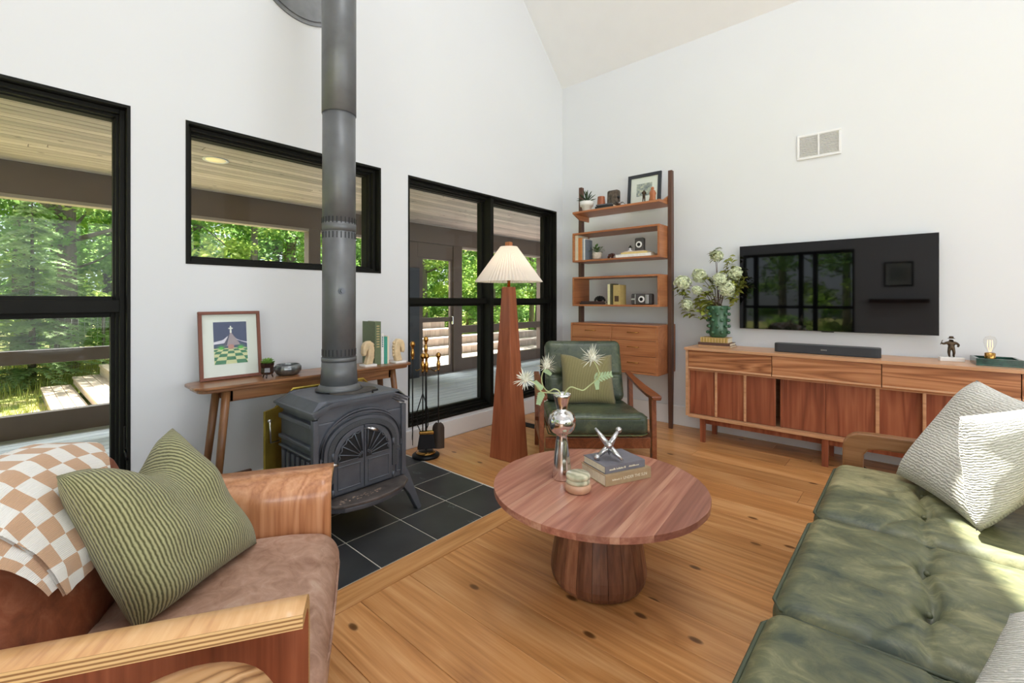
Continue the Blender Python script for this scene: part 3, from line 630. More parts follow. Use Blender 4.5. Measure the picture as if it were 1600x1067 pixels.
bm = BM(); grid(bm, lambda u, v: Vector((math.cos(6.2832*u)*(.34+.05*v*(1-v))*(1+.05*math.sin(u*40)*(1-v))*(1 if v < .8 else 1-(v-.8)*3.2), math.sin(6.2832*u)*(.3)*(1 if v < .8 else 1-(v-.8)*3.5), .95*min(1, v*1.08))), 48, 14, wrapu=True); obj('fabric_cover', bm, plain('grey_canvas', '#6f7173', .85, bumps=.3, bscale=30), bq)
bm = BM(); tube(bm, [(math.cos(a/16*6.2832)*.37, math.sin(a/16*6.2832)*.33, .62+.02*math.sin(a)) for a in range(16)], .012, 6, closed=True); obj('tie_cord', bm, 'cerwhite', bq)
# ------------------------------------------------------------------ credenza with sliding doors
XC = 3.9
cr = thing('credenza', 'long low walnut credenza with sliding doors under the wall television', 'sideboard', (XC, 1.46, 0))
LC = -2.56; DP = .415      # local: x from front to wall, y runs to -LC
bm = BM(); box(bm, -.012, DP, LC-.01, .01, .775, .797, bev=.002); obj('top', bm, 'cred_top', cr)
bm = BM(); box(bm, 0, DP, -.02, 0, .215, .775); box(bm, 0, DP, LC, LC+.02, .215, .775); box(bm, 0, DP, LC+.02, -.02, .205, .228, bev=.002); box(bm, DP-.01, DP, LC+.02, -.02, .228, .775); box(bm, .03, DP-.01, LC+.02, -.02, .60, .612)
for yy in (-1.28,): box(bm, .05, DP-.01, yy-.01, yy+.01, .228, .6)
obj('case', bm, 'cred_top', cr)
dv = (-.022, -.654, -1.304, -1.93, LC+.022)
for a, b in zip(dv[:-1], dv[1:]):
    bm = BM(); box(bm, .004, .02, b+.003, a-.002, .632, .772); d = obj('drawer_front', bm, 'cred_y', cr)
    bm = BM(); prism(bm, [(-.004, .632), (.02, .632), (.02, .614), (.008, .612), (-.006, .622)], lambda x, z, y: (x, y, z), b+.003, a-.002); obj('pull_lip', bm, 'cred_top', d)
def door(y0, y1, x, n):   # y0>y1
    w = (y0-y1)/n
    d = thing_part = None
    for k in range(n):
        bm = BM(); box(bm, x, x+.014, y0-(k+1)*w+.001, y0-k*w-.001, .231, .606, bev=.0015, seg=1)
        if d is None: d = obj('sliding_door', bm, 'cred_z', cr)
        else: obj('door_panel', bm, 'cred_z', d)
    return d
d = door(-.022, -.672, .042, 3)
for yy in (-.238, -.458): bm = BM(); box(bm, .026, .042, yy-.009, yy+.009, .231, .606, bev=.003); obj('batten', bm, 'cred_top', d)
d2 = door(-.70, -1.56, .062, 3); bm = BM(); box(bm, .05, .062, -.722, -.70, .231, .606, bev=.003); obj('door_edge', bm, 'cred_z', d2)
d3 = door(-1.50, -2.53, .042, 4)
for yy in (-1.515, -1.75, -2.0, -2.25): bm = BM(); box(bm, .026, .042, yy-.009, yy+.009, .231, .606, bev=.003); obj('batten', bm, 'cred_top', d3)
bm = BM(); box(bm, .06, .08, LC+.1, -.1, .155, .206); box(bm, DP-.08, DP-.06, LC+.1, -.1, .155, .206); obj('base_rail', bm, 'cred_z', cr)
for y in (-.127, -.985, -1.66, -2.42):
    for x in (.05, DP-.06):
        bm = BM(); vs = []
        prism(bm, [(x-.022, .207), (x+.022, .207), (x+.013, 0), (x-.013, 0)], lambda a, z, d: (a, d, z), y-.02, y+.02, bev=.002); obj('leg', bm, 'cred_z', cr)
tag(obj('power_cable', tube(BM(), [(4.2, .42, .22), (4.12, .36, .1), (4.1, .28, .012), (4.0, .2, .008), (4.06, .05, .008), (4.2, -.1, .008)], .005, 8), 'blackmetal'), 'thin black power cable hanging under the credenza', 'cable')
# ------------------------------------------------------------------ television, sound bar
TX = 4.262
tv = thing('television', 'large flat black television mounted on the right wall', 'television', (TX, .497, 1.31))
bm = BM(); box(bm, .002, .03, -.632, .632, -.355, .355, bev=.003); box(bm, .03, XR-TX-.001, -.2, .2, -.15, .15); obj('body', bm, 'tvbody', tv)
bm = BM(); box(bm, 0, .0025, -.629, .629, -.350, .352); obj('screen', bm, 'screen', tv)
bm = BM(); box(bm, .0, .02, -.04, .04, -.361, -.355); obj('sensor_bar', bm, 'tvbody', tv)
sb = thing('sound_bar', 'slim dark grey sound bar on the credenza below the television', 'speaker', (4.06, .49, .797))
bm = BM(); prism(bm, [(math.cos(a)*.03+sx*.02, math.sin(a)*.03+sy*.295) for sx, sy, a0 in ((1, 1, 0), (-1, 1, 90), (-1, -1, 180), (1, -1, 270)) for a in [R(a0+t) for t in (0, 30, 60, 90)]], XY, .003, .066, bev=.002); obj('fabric_grille', bm, 'speaker', sb)
bm = BM(); prism(bm, [(math.cos(a)*.029+sx*.02, math.sin(a)*.029+sy*.294) for sx, sy, a0 in ((1, 1, 0), (-1, 1, 90), (-1, -1, 180), (1, -1, 270)) for a in [R(a0+t) for t in (0, 30, 60, 90)]], XY, .066, .069); obj('top_panel', bm, plain('dark_top', '#55585b', .5), sb)
text('logo', 'SONOS', 'grout', .011, sb, Matrix.Translation((-.0503, .0, .035)) @ Matrix(((0, 0, -1, 0), (-1, 0, 0, 0), (0, 1, 0, 0), (0, 0, 0, 1))))
# ------------------------------------------------------------------ books
def book(name, label, w, h, t, cover, parent_loc, rot, group=None, mat_pages='paper', rounded=True):
    """lies flat: spine along local y at x=0, w across, t thick"""
    b = thing(name, label, 'book', parent_loc, rot=rot, group=group); bm = BM(); c = .0022
    box(bm, 0, w, 0, h, 0, c); box(bm, 0, w, 0, h, t-c, t); box(bm, -.0005, c, 0, h, c, t-c); obj('cover', bm, cover, b)
    bm = BM(); box(bm, c, w-.004, .003, h-.003, c, t-c); obj('pages', bm, mat_pages, b); return b
def col(h, rough=.6): 
    k = 'cover_'+h.strip('#')
    if k not in MATS: plain(k, h, rough, var=.07, scale=40)
    return MATS[k]
SP = lambda: None
def flat_book(label, x, y, z, w, h, t, rz, c, **k): return book('book', label, w, h, t, col(c), (x, y, z), (0, 0, rz), **k)
# two books under the green vase: spine faces the room
b = flat_book('worn tan gilt-spined book directly under the green knobbed vase', 4.075, 1.17, .834, .15, .225, .042, R(2), '#c6a56c')
bm = BM()
for k in range(9): box(bm, -.0016, -.0004, .012+k*.024, .020+k*.024, .002, .040)
obj('gilt_bands', bm, 'oldbrass', b)
b = flat_book('thin dark brown book at the bottom of the pair under the green vase', 4.06, 1.15, .811, .18, .26, .022, R(1), '#5d4034')
b = flat_book('thin tan pamphlet lying flat under the dark brown book', 4.055, 1.145, .7975, .185, .265, .013, R(0), '#b58d66')
# ------------------------------------------------------------------ green vase with hydrangeas
GV = (4.15, 1.27, .877)
v = thing('green_vase', 'dark green ceramic vase studded with knobs on the credenza', 'vase', GV)
bm = BM(); lathe(bm, [(.052, 0), (.066, .008), (.075, .03), (.072, .09), (.07, .16), (.076, .25), (.08, .272), (.074, .273), (.066, .255), (.06, .16), (.062, .03), (.001, .02)], 36); obj('body', bm, 'gvase', v)
for k in range(5):
    for j in range(7):
        a = 2*math.pi*(j+.5*(k % 2))/7+.2; z = .045+k*.052; r = .085
        if j == 0 and k == 0: bm = BM(); ball(bm, (0, 0, 0), .0155, 2); kn = obj('knob', bm, 'gvase', v, loc=(math.cos(a)*r, math.sin(a)*r, z))
        else: share('knob', kn, v, (math.cos(a)*r, math.sin(a)*r, z))
hy = thing('hydrangea_branches', 'pale hydrangea branches with olive leaves in the green vase', 'flowers', (GV[0], GV[1], GV[2]+.2))
rh = random.Random(9)
def WY(px, py, X=None): # helper used only to lay out the bouquet in its own vertical plane
    return None
heads = [(.00, .33, .14, .052), (-.05, .18, .30, .06), (.03, .10, .30, .052), (.0, -.06, .40, .05), (.02, -.16, .33, .062), (-.06, -.17, .16, .06), (.05, .14, .06, .05), (-.03, .36, -.02+.12, .0)]
# (x, y, z, r): y positive is towards the window wall
H = [(-.03, .30, .28, .075), (.02, .17, .34, .068), (.0, .015, .51, .055), (-.02, -.02, .30, .06), (.02, -.135, .35, .06), (-.05, -.085, .22, .072), (.0, .27, .08, .058), (.04, .10, .06, .062), (-.04, .17, .21, .045)]
L = [(.0, .03, .54), (.0, -.09, .47), (.02, .09, .32), (-.03, .08, .20), (.0, .13, .12), (.0, -.08, .34), (.02, -.13, .29), (-.02, -.15, .26), (.0, -.06, .25), (.03, .02, .12), (-.03, .1, .02), (.0, -.12, .17), (.02, .27, .06), (.0, .31, .21), (0, -.17, .30)]
bm = BM()
for i, (x, y, z) in enumerate([h[:3] for h in H]+L[:10]):
    mid = Vector((x*.5, y*.35, z*.5+.05)); tube(bm, [(0, y*.08, .0), mid*.5, mid, Vector((x, y*.75, z*.8+.03)), (x, y, z)], [.0035, .003, .0027, .002, .0015], 6)
obj('stems', bm, 'twig', hy)
bm0 = BM()
for i in range(170):
    d = Vector((rh.gauss(0, 1), rh.gauss(0, 1), rh.gauss(0, 1))).normalized(); p = d*(.62+.36*rh.random())
    a = d.orthogonal().normalized(); b_ = d.cross(a); th0 = rh.random()*6
    for q in range(4):
        t = th0+q*math.pi/2; u = a*math.cos(t)+b_*math.sin(t); w = a*math.cos(t+1.57)+b_*math.sin(t+1.57); s = .2
        bm0.faces.new([bm0.verts.new(p), bm0.verts.new(p+u*s*.6+w*s*.5+d*.14), bm0.verts.new(p+u*s*1.1+d*.10), bm0.verts.new(p+u*s*.6-w*s*.5+d*.14)])
ball(bm0, (0, 0, 0), .62, 2)
hd = None
for x, y, z, r in H:
    if hd is None: hd = obj('flower_head', bm0, 'hydr', hy); hd.location = (x, y, z); hd.scale = (r, r, r*.85)
    else: share('flower_head', hd, hy, (x, y, z), (rh.random(), rh.random(), rh.random()*6), (r, r, r*.85))
lc = BM()
for i in range(7):
    a = i*.9; leafmesh(lc, (0, 0, .012*i-.04), (math.cos(a)*.8, math.sin(a)*.8, .35), .072, .034, droop=.4)
lf = None
for x, y, z in L:
    for q in range(3):
        if lf is None: lf = obj('leaf_spray', lc, 'olive', hy); lf.location = (x, y, z)
        else: share('leaf_spray', lf, hy, (x+rh.uniform(-.02, .02), y+rh.uniform(-.02, .02), z-q*.03), (rh.uniform(-.6, .6), rh.uniform(-.6, .6), rh.random()*6), (rh.uniform(.8, 1.2),)*3)
# ------------------------------------------------------------------ figurine, tray and bulb
f = thing('bronze_figurine', 'small dark bronze figure in a hat on a white marble block', 'figurine', (4.17, -.19, .797), R(-80))
bm = BM(); box(bm, -.06, .06, -.025, .025, 0, .026, bev=.002); obj('marble_base', bm, 'marble', f)
def skin_fig(verts, edges, rads, name, mat, parent):
    b = BM(); ly = b.verts.layers.skin.verify(); vs = [b.verts.new(v) for v in verts]; [b.edges.new((vs[i], vs[j])) for i, j in edges]
    for i, (v, r) in enumerate(zip(vs, rads)): v[ly].radius = r if isinstance(r, tuple) else (r, r); v[ly].use_root = i == 0
    me = bpy.data.meshes.new(name); b.to_mesh(me); b.free(); o = bpy.data.objects.new(name, me); COL.objects.link(o); m = o.modifiers.new('skin', 'SKIN')
    s = o.modifiers.new('sub', 'SUBSURF'); s.levels = 2; s.render_levels = 2
    bpy.context.view_layer.update(); me2 = bpy.data.meshes.new_from_object(o.evaluated_get(bpy.context.evaluated_depsgraph_get())); bpy.data.objects.remove(o)
    me2.materials.clear(); me2.materials.append(M[mat] if isinstance(mat, str) else mat); [setattr(p, 'use_smooth', True) for p in me2.polygons]
    o = bpy.data.objects.new(name, me2); COL.objects.link(o); o.parent = parent; return o
V = [(0, 0, .088), (0, 0, .115), (0, 0, .128), (0, 0, .143), (-.022, 0, .122), (-.038, -.005, .112), (-.05, -.012, .118), (.022, 0, .122), (.036, -.004, .108), (.028, -.014, .095), (-.010, 0, .08), (-.013, -.004, .055), (-.009, .004, .034), (-.009, -.008, .030), (.010, 0, .08), (.012, -.006, .056), (.012, .006, .034), (.012, -.008, .030)]
E_ = [(0, 1), (1, 2), (2, 3), (1, 4), (4, 5), (5, 6), (1, 7), (7, 8), (8, 9), (0, 10), (10, 11), (11, 12), (12, 13), (0, 14), (14, 15), (15, 16), (16, 17)]
skin_fig(V, E_, [(.016, .012), (.019, .013), .008, .0105, .009, .007, .006, .009, .007, .006, .010, .008, .006, .005, .010, .008, .006, .005], 'body', 'bronze', f)
bm = BM(); lathe(bm, [(.018, .149), (.019, .151), (.012, .153), (.011, .163), (.001, .165)], 16); obj('hat', bm, 'bronze', f)
bm = BM(); tube(bm, [(-.056, -.012, .108), (-.046, -.014, .138)], .002, 6); obj('stick', bm, 'bronze', f)
t = thing('marble_tray', 'square dark green marble tray at the credenza end', 'tray', (4.10, -.385, .797), R(4))
bm = BM(); box(bm, -.10, .10, -.10, .10, 0, .012)
for a in ((-.10, -.085, -.10, .10), (.085, .10, -.10, .10), (-.085, .085, -.10, -.085), (-.085, .085, .085, .10)): box(bm, *a, .012, .045, bev=.001, seg=1)
obj('body', bm, 'gmarble', t)
t = thing('bulb_lamp', 'clear filament bulb on a brass socket standing in the green tray', 'lamp', (4.115, -.362, .8095))
bm = BM(); lathe(bm, [(.023, 0), (.025, .002), (.025, .058), (.021, .06), (.0185, .062)], 28); obj('socket', bm, 'brass', t)
bm = BM(); lathe(bm, [(.013, .06), (.014, .075), (.024, .10), (.030, .125), (.029, .145), (.02, .16), (.001, .167)], 28, caps=False); obj('bulb', bm, 'bulbglass', t)
bm = BM()
for k in range(6):
    a = k*1.047; tube(bm, [(math.cos(a)*.004, math.sin(a)*.004, .065), (math.cos(a)*.013, math.sin(a)*.013, .10), (math.cos(a)*.011, math.sin(a)*.011, .14)], .0007, 5)
obj('filament', bm, plain('filament_glow', '#ffd9a8', .5, emit=((1, .72, .4), 1.2)), t)
# ------------------------------------------------------------------ ladder shelf unit
sh = thing('shelf_unit', 'teak and dark post shelving unit with drawers in the room corner', 'shelves', (3.93, 1.72, 0))
# local x: depth (0 front .. .40 wall), y: 0 right .. .94 left
def lpost(y, z0, nm='post'):
    bm = BM(); xc = .235
    prism(bm, [(xc-.012, 0), (xc+.012, 0), (xc+.03, .62), (xc+.03, 1.9), (xc+.022, 2.41), (xc-.022, 2.41), (xc-.03, 1.9), (xc-.03, .62)], lambda a, z, d: (a, d, z), y-.019, y+.019, bev=.003); return obj(nm, bm, 'post', sh)
lpost(-.022, 0); lpost(.962, 0)
cab = BM(); y0, y1 = 0, .94
box(cab, 0, .40, y0, y1, .95, .968, bev=.002); box(cab, 0, .40, y0, y1, .512, .53, bev=.002); box(cab, 0, .40, y0, y0+.018, .53, .95); box(cab, 0, .40, y1-.018, y1, .53, .95); box(cab, .39, .40, y0, y1, .53, .95); box(cab, .005, .39, .462, .478, .53, .95)
cb = obj('drawer_cabinet', cab, 'teak', sh)
for (a, b) in ((.020, .460), (.480, .920)):
    for z0, z1 in ((.825, .947), (.68, .822), (.533, .677)):
        bm = BM(); box(bm, -.001, .017, a, b, z0, z1, bev=.0015, seg=1); d = obj('drawer', bm, 'teak', sh)
        yc, zc = (a+b)/2, (z0+z1)/2+.012; bm = BM(); tube(bm, [(-.002, yc-.055, zc), (-.018, yc-.055, zc), (-.018, yc+.055, zc), (-.002, yc+.055, zc)], .0035, 8); obj('handle', bm, 'brass', d)
def boxshelf(z0, z1, d=.27, x0=.03):
    bm = BM(); t = .018
    box(bm, x0, x0+d, y0, y1, z1-t, z1, bev=.0015, seg=1); o = obj('shelf_board', bm, 'teak', sh)
    bm = BM(); box(bm, x0, x0+d, y0, y1, z0, z0+t, bev=.0015, seg=1); obj('shelf_board', bm, 'teak', sh)
    for a, b in ((y0, y0+t), (y1-t, y1)): bm = BM(); box(bm, x0, x0+d, a, b, z0+t, z1-t); obj('side_board', bm, 'teak_x', sh)
boxshelf(1.592, 1.893, .30); boxshelf(1.138, 1.437, .30)
bm = BM(); box(bm, .03, .33, y0, y1, 2.095, 2.115, bev=.002); obj('shelf_board', bm, 'teak', sh)
for a in (y0, y1-.016):
    bm = BM(); prism(bm, [(.03, 2.115), (.33, 2.115), (.33, 2.19), (.26, 2.19), (.12, 2.12), (.03, 2.118)] if a == y0 else [(.035, 2.095), (.33, 2.095), (.33, 2.045), (.16, 2.045)], lambda x, z, y: (x, y, z), a, a+.016); obj('bracket', bm, 'teak_x', sh)
SX, SY = 3.93, 1.72
ZT, ZM, ZB = 2.115, 1.610, 1.156
# objects on the top shelf
p = thing('spiky_houseplant', 'spiky green plant in a white ceramic pot on the top shelf', 'plant', (SX+.085, SY+.80, ZT))
bm = BM(); lathe(bm, [(.038, 0), (.045, .004), (.052, .045), (.068, .05), (.072, .098), (.066, .098), (.062, .07), (.001, .07)], 28); obj('pot', bm, 'cerwhite', p)
bm = BM(); lathe(bm, [(.001, .084), (.064, .084), (.06, .078)], 20, caps=False); obj('soil', bm, 'soil', p)
bm = BM(); rp = random.Random(2)
for i in range(24): a = i*2.4; e = .25+.055*i; leafmesh(bm, (0, 0, .085), (math.cos(a)*math.cos(e), math.sin(a)*math.cos(e), math.sin(e)), .10+.05*math.sin(e), .018, droop=.1, cup=.5)
obj('leaves', bm, 'dkleaf', p)
c = thing('wooden_cup', 'tapered reddish wooden cup on the top shelf beside the plant', 'cup', (SX+.11, SY+.645, ZT)); bm = BM(); lathe(bm, [(.046, 0), (.047, .004), (.036, .13), (.030, .132), (.03, .1), (.001, .09)], 12, smooth=False); obj('body', bm, 'lampwood', c)
c = thing('figured_carving', 'dark mottled carved camera-shaped block on the top shelf', 'ornament', (SX+.14, SY+.52, ZT)); bm = BM(); box(bm, -.04, .04, -.062, .062, .018, .18, bev=.022, seg=3); box(bm, -.035, .035, -.045, .045, 0, .02, bev=.004)
for v_ in bm.verts: v_.co += Vector((noise.noise(v_.co*40), noise.noise(v_.co*40+Vector((5, 0, 0))), 0))*.006
obj('body', bm, plain('mottled_bronze', '#5b5046', .5, .4, var=.5, scale=45), c); bm = BM(); tube(bm, [(-.02, -.05, .1), (-.02, -.075, .1)], [.018, .012], 12); obj('lens_tube', bm, 'blackmetal', c)
for i, (lab, y, z, h, w, t_, rz, cc) in enumerate((('black spined book lying left under the camera carving on the top shelf', .49, 0, .2, .13, .022, 5, '#2b2c30'), ('dark grey slim book lying on the black one on the top shelf', .50, .0225, .17, .12, .012, 12, '#55575c'))): flat_book(lab, SX+.035, SY+y-.02+.0, ZT+z, w*.6, h, t_, R(rz-4), cc)
c = thing('silver_insect_ornament', 'spread-legged metal ornament at the middle of the top shelf edge', 'ornament', (SX+.07, SY+.42, ZT+.0)); bm = BM()
for k in range(6): a = 1.05*k+.3; tube(bm, [(0, 0, .03), (math.cos(a)*.04, math.sin(a)*.04, .035), (math.cos(a)*.075, math.sin(a)*.075, .002)], [.003, .002, .0015], 6)
obj('legs', bm, 'blackmetal', c); bm = BM(); ball(bm, (0, 0, .03), .014, 2, (1.5, 1, .8)); obj('body', bm, 'jack', c)
def framed(name, label, w, h, fw, loc, rot, fm, art=None, mat_w=.03, depth=.02):
    """stands in local xz plane facing -y"""
    t = thing(name, label, 'picture', loc, rot=rot); bm = BM()
    for a in ((-w/2, w/2, 0, fw), (-w/2, w/2, h-fw, h)): box(bm, a[0], a[1], -depth, 0, a[2], a[3], bev=.0015, seg=1)
    for a in ((-w/2, -w/2+fw), (w/2-fw, w/2)): box(bm, a[0], a[1], -depth, 0, fw, h-fw, bev=.0015, seg=1)
    obj('frame', bm, fm, t); bm = BM(); box(bm, -w/2+fw, w/2-fw, -.008, -.002, fw, h-fw); obj('mat_board', bm, plain('mat_board_'+name, '#eeece6', .8, var=.01), t)
    bm = BM(); box(bm, -w/2+fw, w/2-fw, -.0155, -.0145, fw, h-fw); obj('glass_pane', bm, 'glass', t); return t
fr = framed('framed_photo', 'black framed landscape photo leaning on the top shelf', .345, .33, .032, (SX+.27, SY+.262, ZT), (R(-5), 0, R(-90)), col('#2c3036'), None)
bm = BM(); box(bm, -.08, .08, -.0092, -.0081, .11, .235)
def photomat():
    m, nt, b = newmat('misty_landscape_print'); v = coords(nt); n = N(nt, 'ShaderNodeTexNoise'); n.inputs['Scale'].default_value = 38; n.inputs['Detail'].default_value = 6; nt.links.new(v, n.inputs['Vector'])
    nt.links.new(ramp(nt, n.outputs[0], [(.35, s2l('#777f86')), (.55, s2l('#b4b7ae')), (.7, s2l('#d9d3b8'))]), b.inputs['Base Color']); return m
M['photo'] = photomat(); obj('print', bm, 'photo', fr)
for i, (lab, y, cc, hh) in enumerate((('thin standing bronze figure in front of the black framed photo', .155, 'bronze', .125), ('orange brown carved wooden figure at the right end of the top shelf', .07, 'teak_z', .13))):
    f = thing('carved_figure', lab, 'figurine', (SX+.075, SY+y+.015, ZT), R(90)); s = hh/.16
    if i == 0:
        V2 = [(0, 0, .08), (0, 0, .115), (0, -.006, .135), (.002, -.008, .15), (-.02, 0, .12), (-.02, -.015, .095), (.02, .0, .12), (.02, -.015, .1), (-.01, 0, .05), (-.012, 0, .01), (-.012, -.01, .004), (.01, 0, .05), (.014, .004, .01), (.014, -.006, .004)]
        e2 = [(0, 1), (1, 2), (2, 3), (1, 4), (4, 5), (1, 6), (6, 7), (0, 8), (8, 9), (9, 10), (0, 11), (11, 12), (12, 13)]
        o = skin_fig([[q*s for q in p_] for p_ in V2], e2, [.011, .014, .007, .009, .008, .005, .008, .005, .007, .005, .004, .007, .005, .004], 'body', cc, f)
    else:
        bm = BM(); lathe(bm, [(.028, 0), (.032, .01), (.027, .05), (.032, .07), (.024, .095), (.012, .103), (.016, .112), (.015, .126), (.001, .135)], 16, sy=.8, fn=lambda a, z: 1+.1*math.sin(3*a+z*60)); obj('body', bm, cc, f)
# middle shelf
def up_book(lab, yc, w, h, t, c, x=.05, z=ZM, group=None):
    """stands upright, spine towards the room"""
    b = thing('book', lab, 'book', (SX+x, SY+yc-t/2, z), group=group)
    c0 = .0022; bm = BM(); box(bm, 0, w, 0, c0, 0, h); box(bm, 0, w, t-c0, t, 0, h); box(bm, 0, c0, c0, t-c0, 0, h); obj('cover', bm, col(c), b)
    bm = BM(); box(bm, c0, w-.004, c0, t-c0, .003, h-.003); obj('pages', bm, 'paper', b); return b
yy = .92
for lab, t_, h, w, c in (('tall cream book at the left end of the middle shelf', .038, .262, .19, '#d9cfb4'), ('orange book standing second from left on the middle shelf', .032, .232, .16, '#c97a3c'), ('slimmer orange book beside the first orange book', .016, .232, .16, '#d08a4c'), ('slim grey blue book on the middle shelf right of the orange ones', .016, .225, .15, '#9aa2a8'), ('thin white book at the right of the upright row on the middle shelf', .014, .222, .15, '#e2e2e0'), ('thin slate grey book last of the upright row on the middle shelf', .012, .21, .12, '#747c86')):
    up_book(lab, yy-t_/2, w, h, t_, c); yy -= t_+.001
p = thing('small_potted_plant', 'small leafy plant in a speckled pot on the middle shelf', 'plant', (SX+.12, SY+.70, ZM)); bm = BM(); lathe(bm, [(.034, 0), (.045, .02), (.05, .055), (.047, .075), (.043, .075), (.042, .06), (.001, .06)], 24); obj('pot', bm, plain('speckled_pot', '#c9bdae', .7, var=.25, scale=90), p)
bm = BM()
for i in range(34): a = i*2.4; e = .2+.035*i; L_ = rp.uniform(.05, .11); d = Vector((math.cos(a)*math.cos(e), math.sin(a)*math.cos(e), math.sin(e))); q = Vector((0, 0, .07))+d*L_*.6; leafmesh(bm, q, d, .045, .02, droop=.3); tube(bm, [(0, 0, .07), q], .0012, 4)
obj('leaves', bm, 'leaf', p)
c = thing('bull_figurine', 'small dark red bull figurine on the middle shelf', 'figurine', (SX+.12, SY+.545, ZM), R(-95))
VB = [(0, 0, .038), (.02, 0, .042), (.036, 0, .04), (.048, 0, .032), (-.022, 0, .036), (-.035, 0, .028), (.018, .009, .022), (.02, .01, .004), (.018, -.009, .022), (.02, -.01, .004), (-.022, .009, .02), (-.022, .01, .004), (-.022, -.009, .02), (-.022, -.01, .004), (.04, .012, .052), (.04, -.012, .052)]
skin_fig(VB, [(0, 1), (1, 2), (2, 3), (0, 4), (4, 5), (1, 6), (6, 7), (1, 8), (8, 9), (4, 10), (10, 11), (4, 12), (12, 13), (2, 14), (2, 15)], [.017, .018, .012, .008, .015, .003, .008, .005, .008, .005, .009, .005, .009, .005, .003, .003], 'body', plain('dark_red_glaze', '#4a2a24', .3), c).name = 'body'
flat_book('wide white book at the bottom of the stack on the middle shelf', SX+.05, SY+.09, ZM, .2, .36, .03, 0, '#e9e7e2')
flat_book('yellowish book lying on the wide white one on the middle shelf', SX+.06, SY+.13, ZM+.0305, .17, .27, .018, 0, '#d9c07c')
flat_book('pale pink slim book on top of the stack on the middle shelf', SX+.07, SY+.16, ZM+.049, .14, .22, .009, 0, '#cdb7a8')
def camera_thing(lab, loc, rz, w, h, d, dial, upright=True):
    c = thing('vintage_camera', lab, 'camera', loc, rz); bm = BM(); box(bm, -d/2, d/2, -w/2, w/2, 0, h, bev=min(d, h)*.22, seg=3); obj('body', bm, plain('grey_leatherette', '#4b4744', .6, var=.1) if 'grey_leatherette' not in MATS else MATS['grey_leatherette'], c)
    bm = BM(); tube(bm, [(-d/2+.002, dial[0], dial[1]), (-d/2-.008, dial[0], dial[1])], dial[2], 24); obj('lens_ring', bm, 'marble', c)
    bm = BM(); tube(bm, [(-d/2-.007, dial[0], dial[1]), (-d/2-.011, dial[0], dial[1])], dial[2]*.55, 20); obj('lens', bm, 'blackmetal', c); return c
camera_thing('upright grey movie camera standing on the book stack', (SX+.13, SY+.235, ZM+.0585), 0, .09, .125, .05, (-.003, .06, .03))
c = thing('white_camera_ornament', 'tiny white and black ornament left of the upright movie camera', 'ornament', (SX+.12, SY+.33, ZM+.0585)); bm = BM(); box(bm, -.014, .014, -.02, .02, 0, .012, bev=.002); box(bm, -.008, .008, -.006, .006, .012, .042, bev=.002); obj('body', bm, 'white', c); bm = BM(); ball(bm, (0, 0, .05), .011); box(bm, -.01, .01, -.018, .016, .036, .044, bev=.002); obj('head', bm, 'blackmetal', c)
# bottom shelf
flat_book('black book with gilt lettering lying at the left of the bottom shelf', SX+.045, SY+.56, ZB, .17, .30, .018, 0, '#2b211e')
flat_book('dark maroon book on the black one on the bottom shelf', SX+.05, SY+.57, ZB+.0185, .16, .28, .014, 0, '#4a2f2c')
c = thing('ornate_brush', 'black ornate curved ornament resting on the two dark books', 'ornament', (SX+.1, SY+.655, ZB+.033)); bm = BM()
for k in range(9):
    a = math.pi*k/8; ball(bm, (0, math.cos(a)*.055, math.sin(a)*.035+.006), .012+.004*math.sin(a), 1)
ball(bm, (0, 0, .018), .034, 2, (.4, 1.1, .6)); obj('body', bm, 'blackmetal', c)
up_book('cream edged standing book on the bottom shelf', .525, .12, .20, .026, '#ddd6a9', z=ZB); up_book('dark olive standing book in the middle of three on the bottom shelf', .497, .12, .205, .026, '#4b472e', z=ZB); bb = up_book('yellowed standing book with a dark printed label on the bottom shelf', .44, .12, .192, .075, '#b7a064', z=ZB)
bm = BM(); box(bm, -.0012, 0, .015, .06, .03, .085); obj('printed_label', bm, col('#4a3420'), bb)
c = camera_thing('brown movie camera with a white dial lying on the bottom shelf', (SX+.12, SY+.205, ZB), 0, .21, .105, .06, (-.005, .052, .03))
bm = BM(); box(bm, -.036, -.03, -.075, -.045, .01, .095, bev=.002); box(bm, -.036, -.03, .055, .062, .005, .1, bev=.001); box(bm, -.036, -.03, .055, .1, .045, .06, bev=.001); obj('metal_trim', bm, 'jack', c)
# ------------------------------------------------------------------ floor lamp with an obelisk base
lp = thing('floor_lamp', 'tall obelisk wooden floor lamp with a pleated cream shade', 'lamp', (2.593, 2.325, 0), R(4))
bm = BM(); a, b_ = .1045, .037; vs = []
for s, z in ((a-.004, 0), (a, .004), (b_, 1.30)): vs.append([bm.verts.new((x*s, y*s, z)) for x, y in ((-1, -1), (1, -1), (1, 1), (-1, 1))])
bm.faces.new(vs[0][::-1]); bm.faces.new(vs[2])
for i in (0, 1):
    for j in range(4): bm.faces.new((vs[i][j], vs[i][(j+1) % 4], vs[i+1][(j+1) % 4], vs[i+1][j]))
smooth_mod(obj('obelisk_base', bm, 'lampwood', lp), .002)
bm = BM(); lathe(bm, [(.012, 1.30), (.012, 1.345), (.017, 1.35), (.017, 1.39), (.006, 1.40), (.004, 1.60)], 20); obj('stem', bm, 'brass', lp)
bm = BM(); n = 120; rows = []
for k in range(7):
    t = k/6; r = .256*(1-t)+.064*t; z = 1.34+.27*t
    rows.append([bm.verts.new((math.cos(6.28319*i/n)*(r+(.006*(1-t)+.0025)*(1 if i % 2 else -1)*.6), math.sin(6.28319*i/n)*(r+(.006*(1-t)+.0025)*(1 if i % 2 else -1)*.6), z)) for i in range(n)])
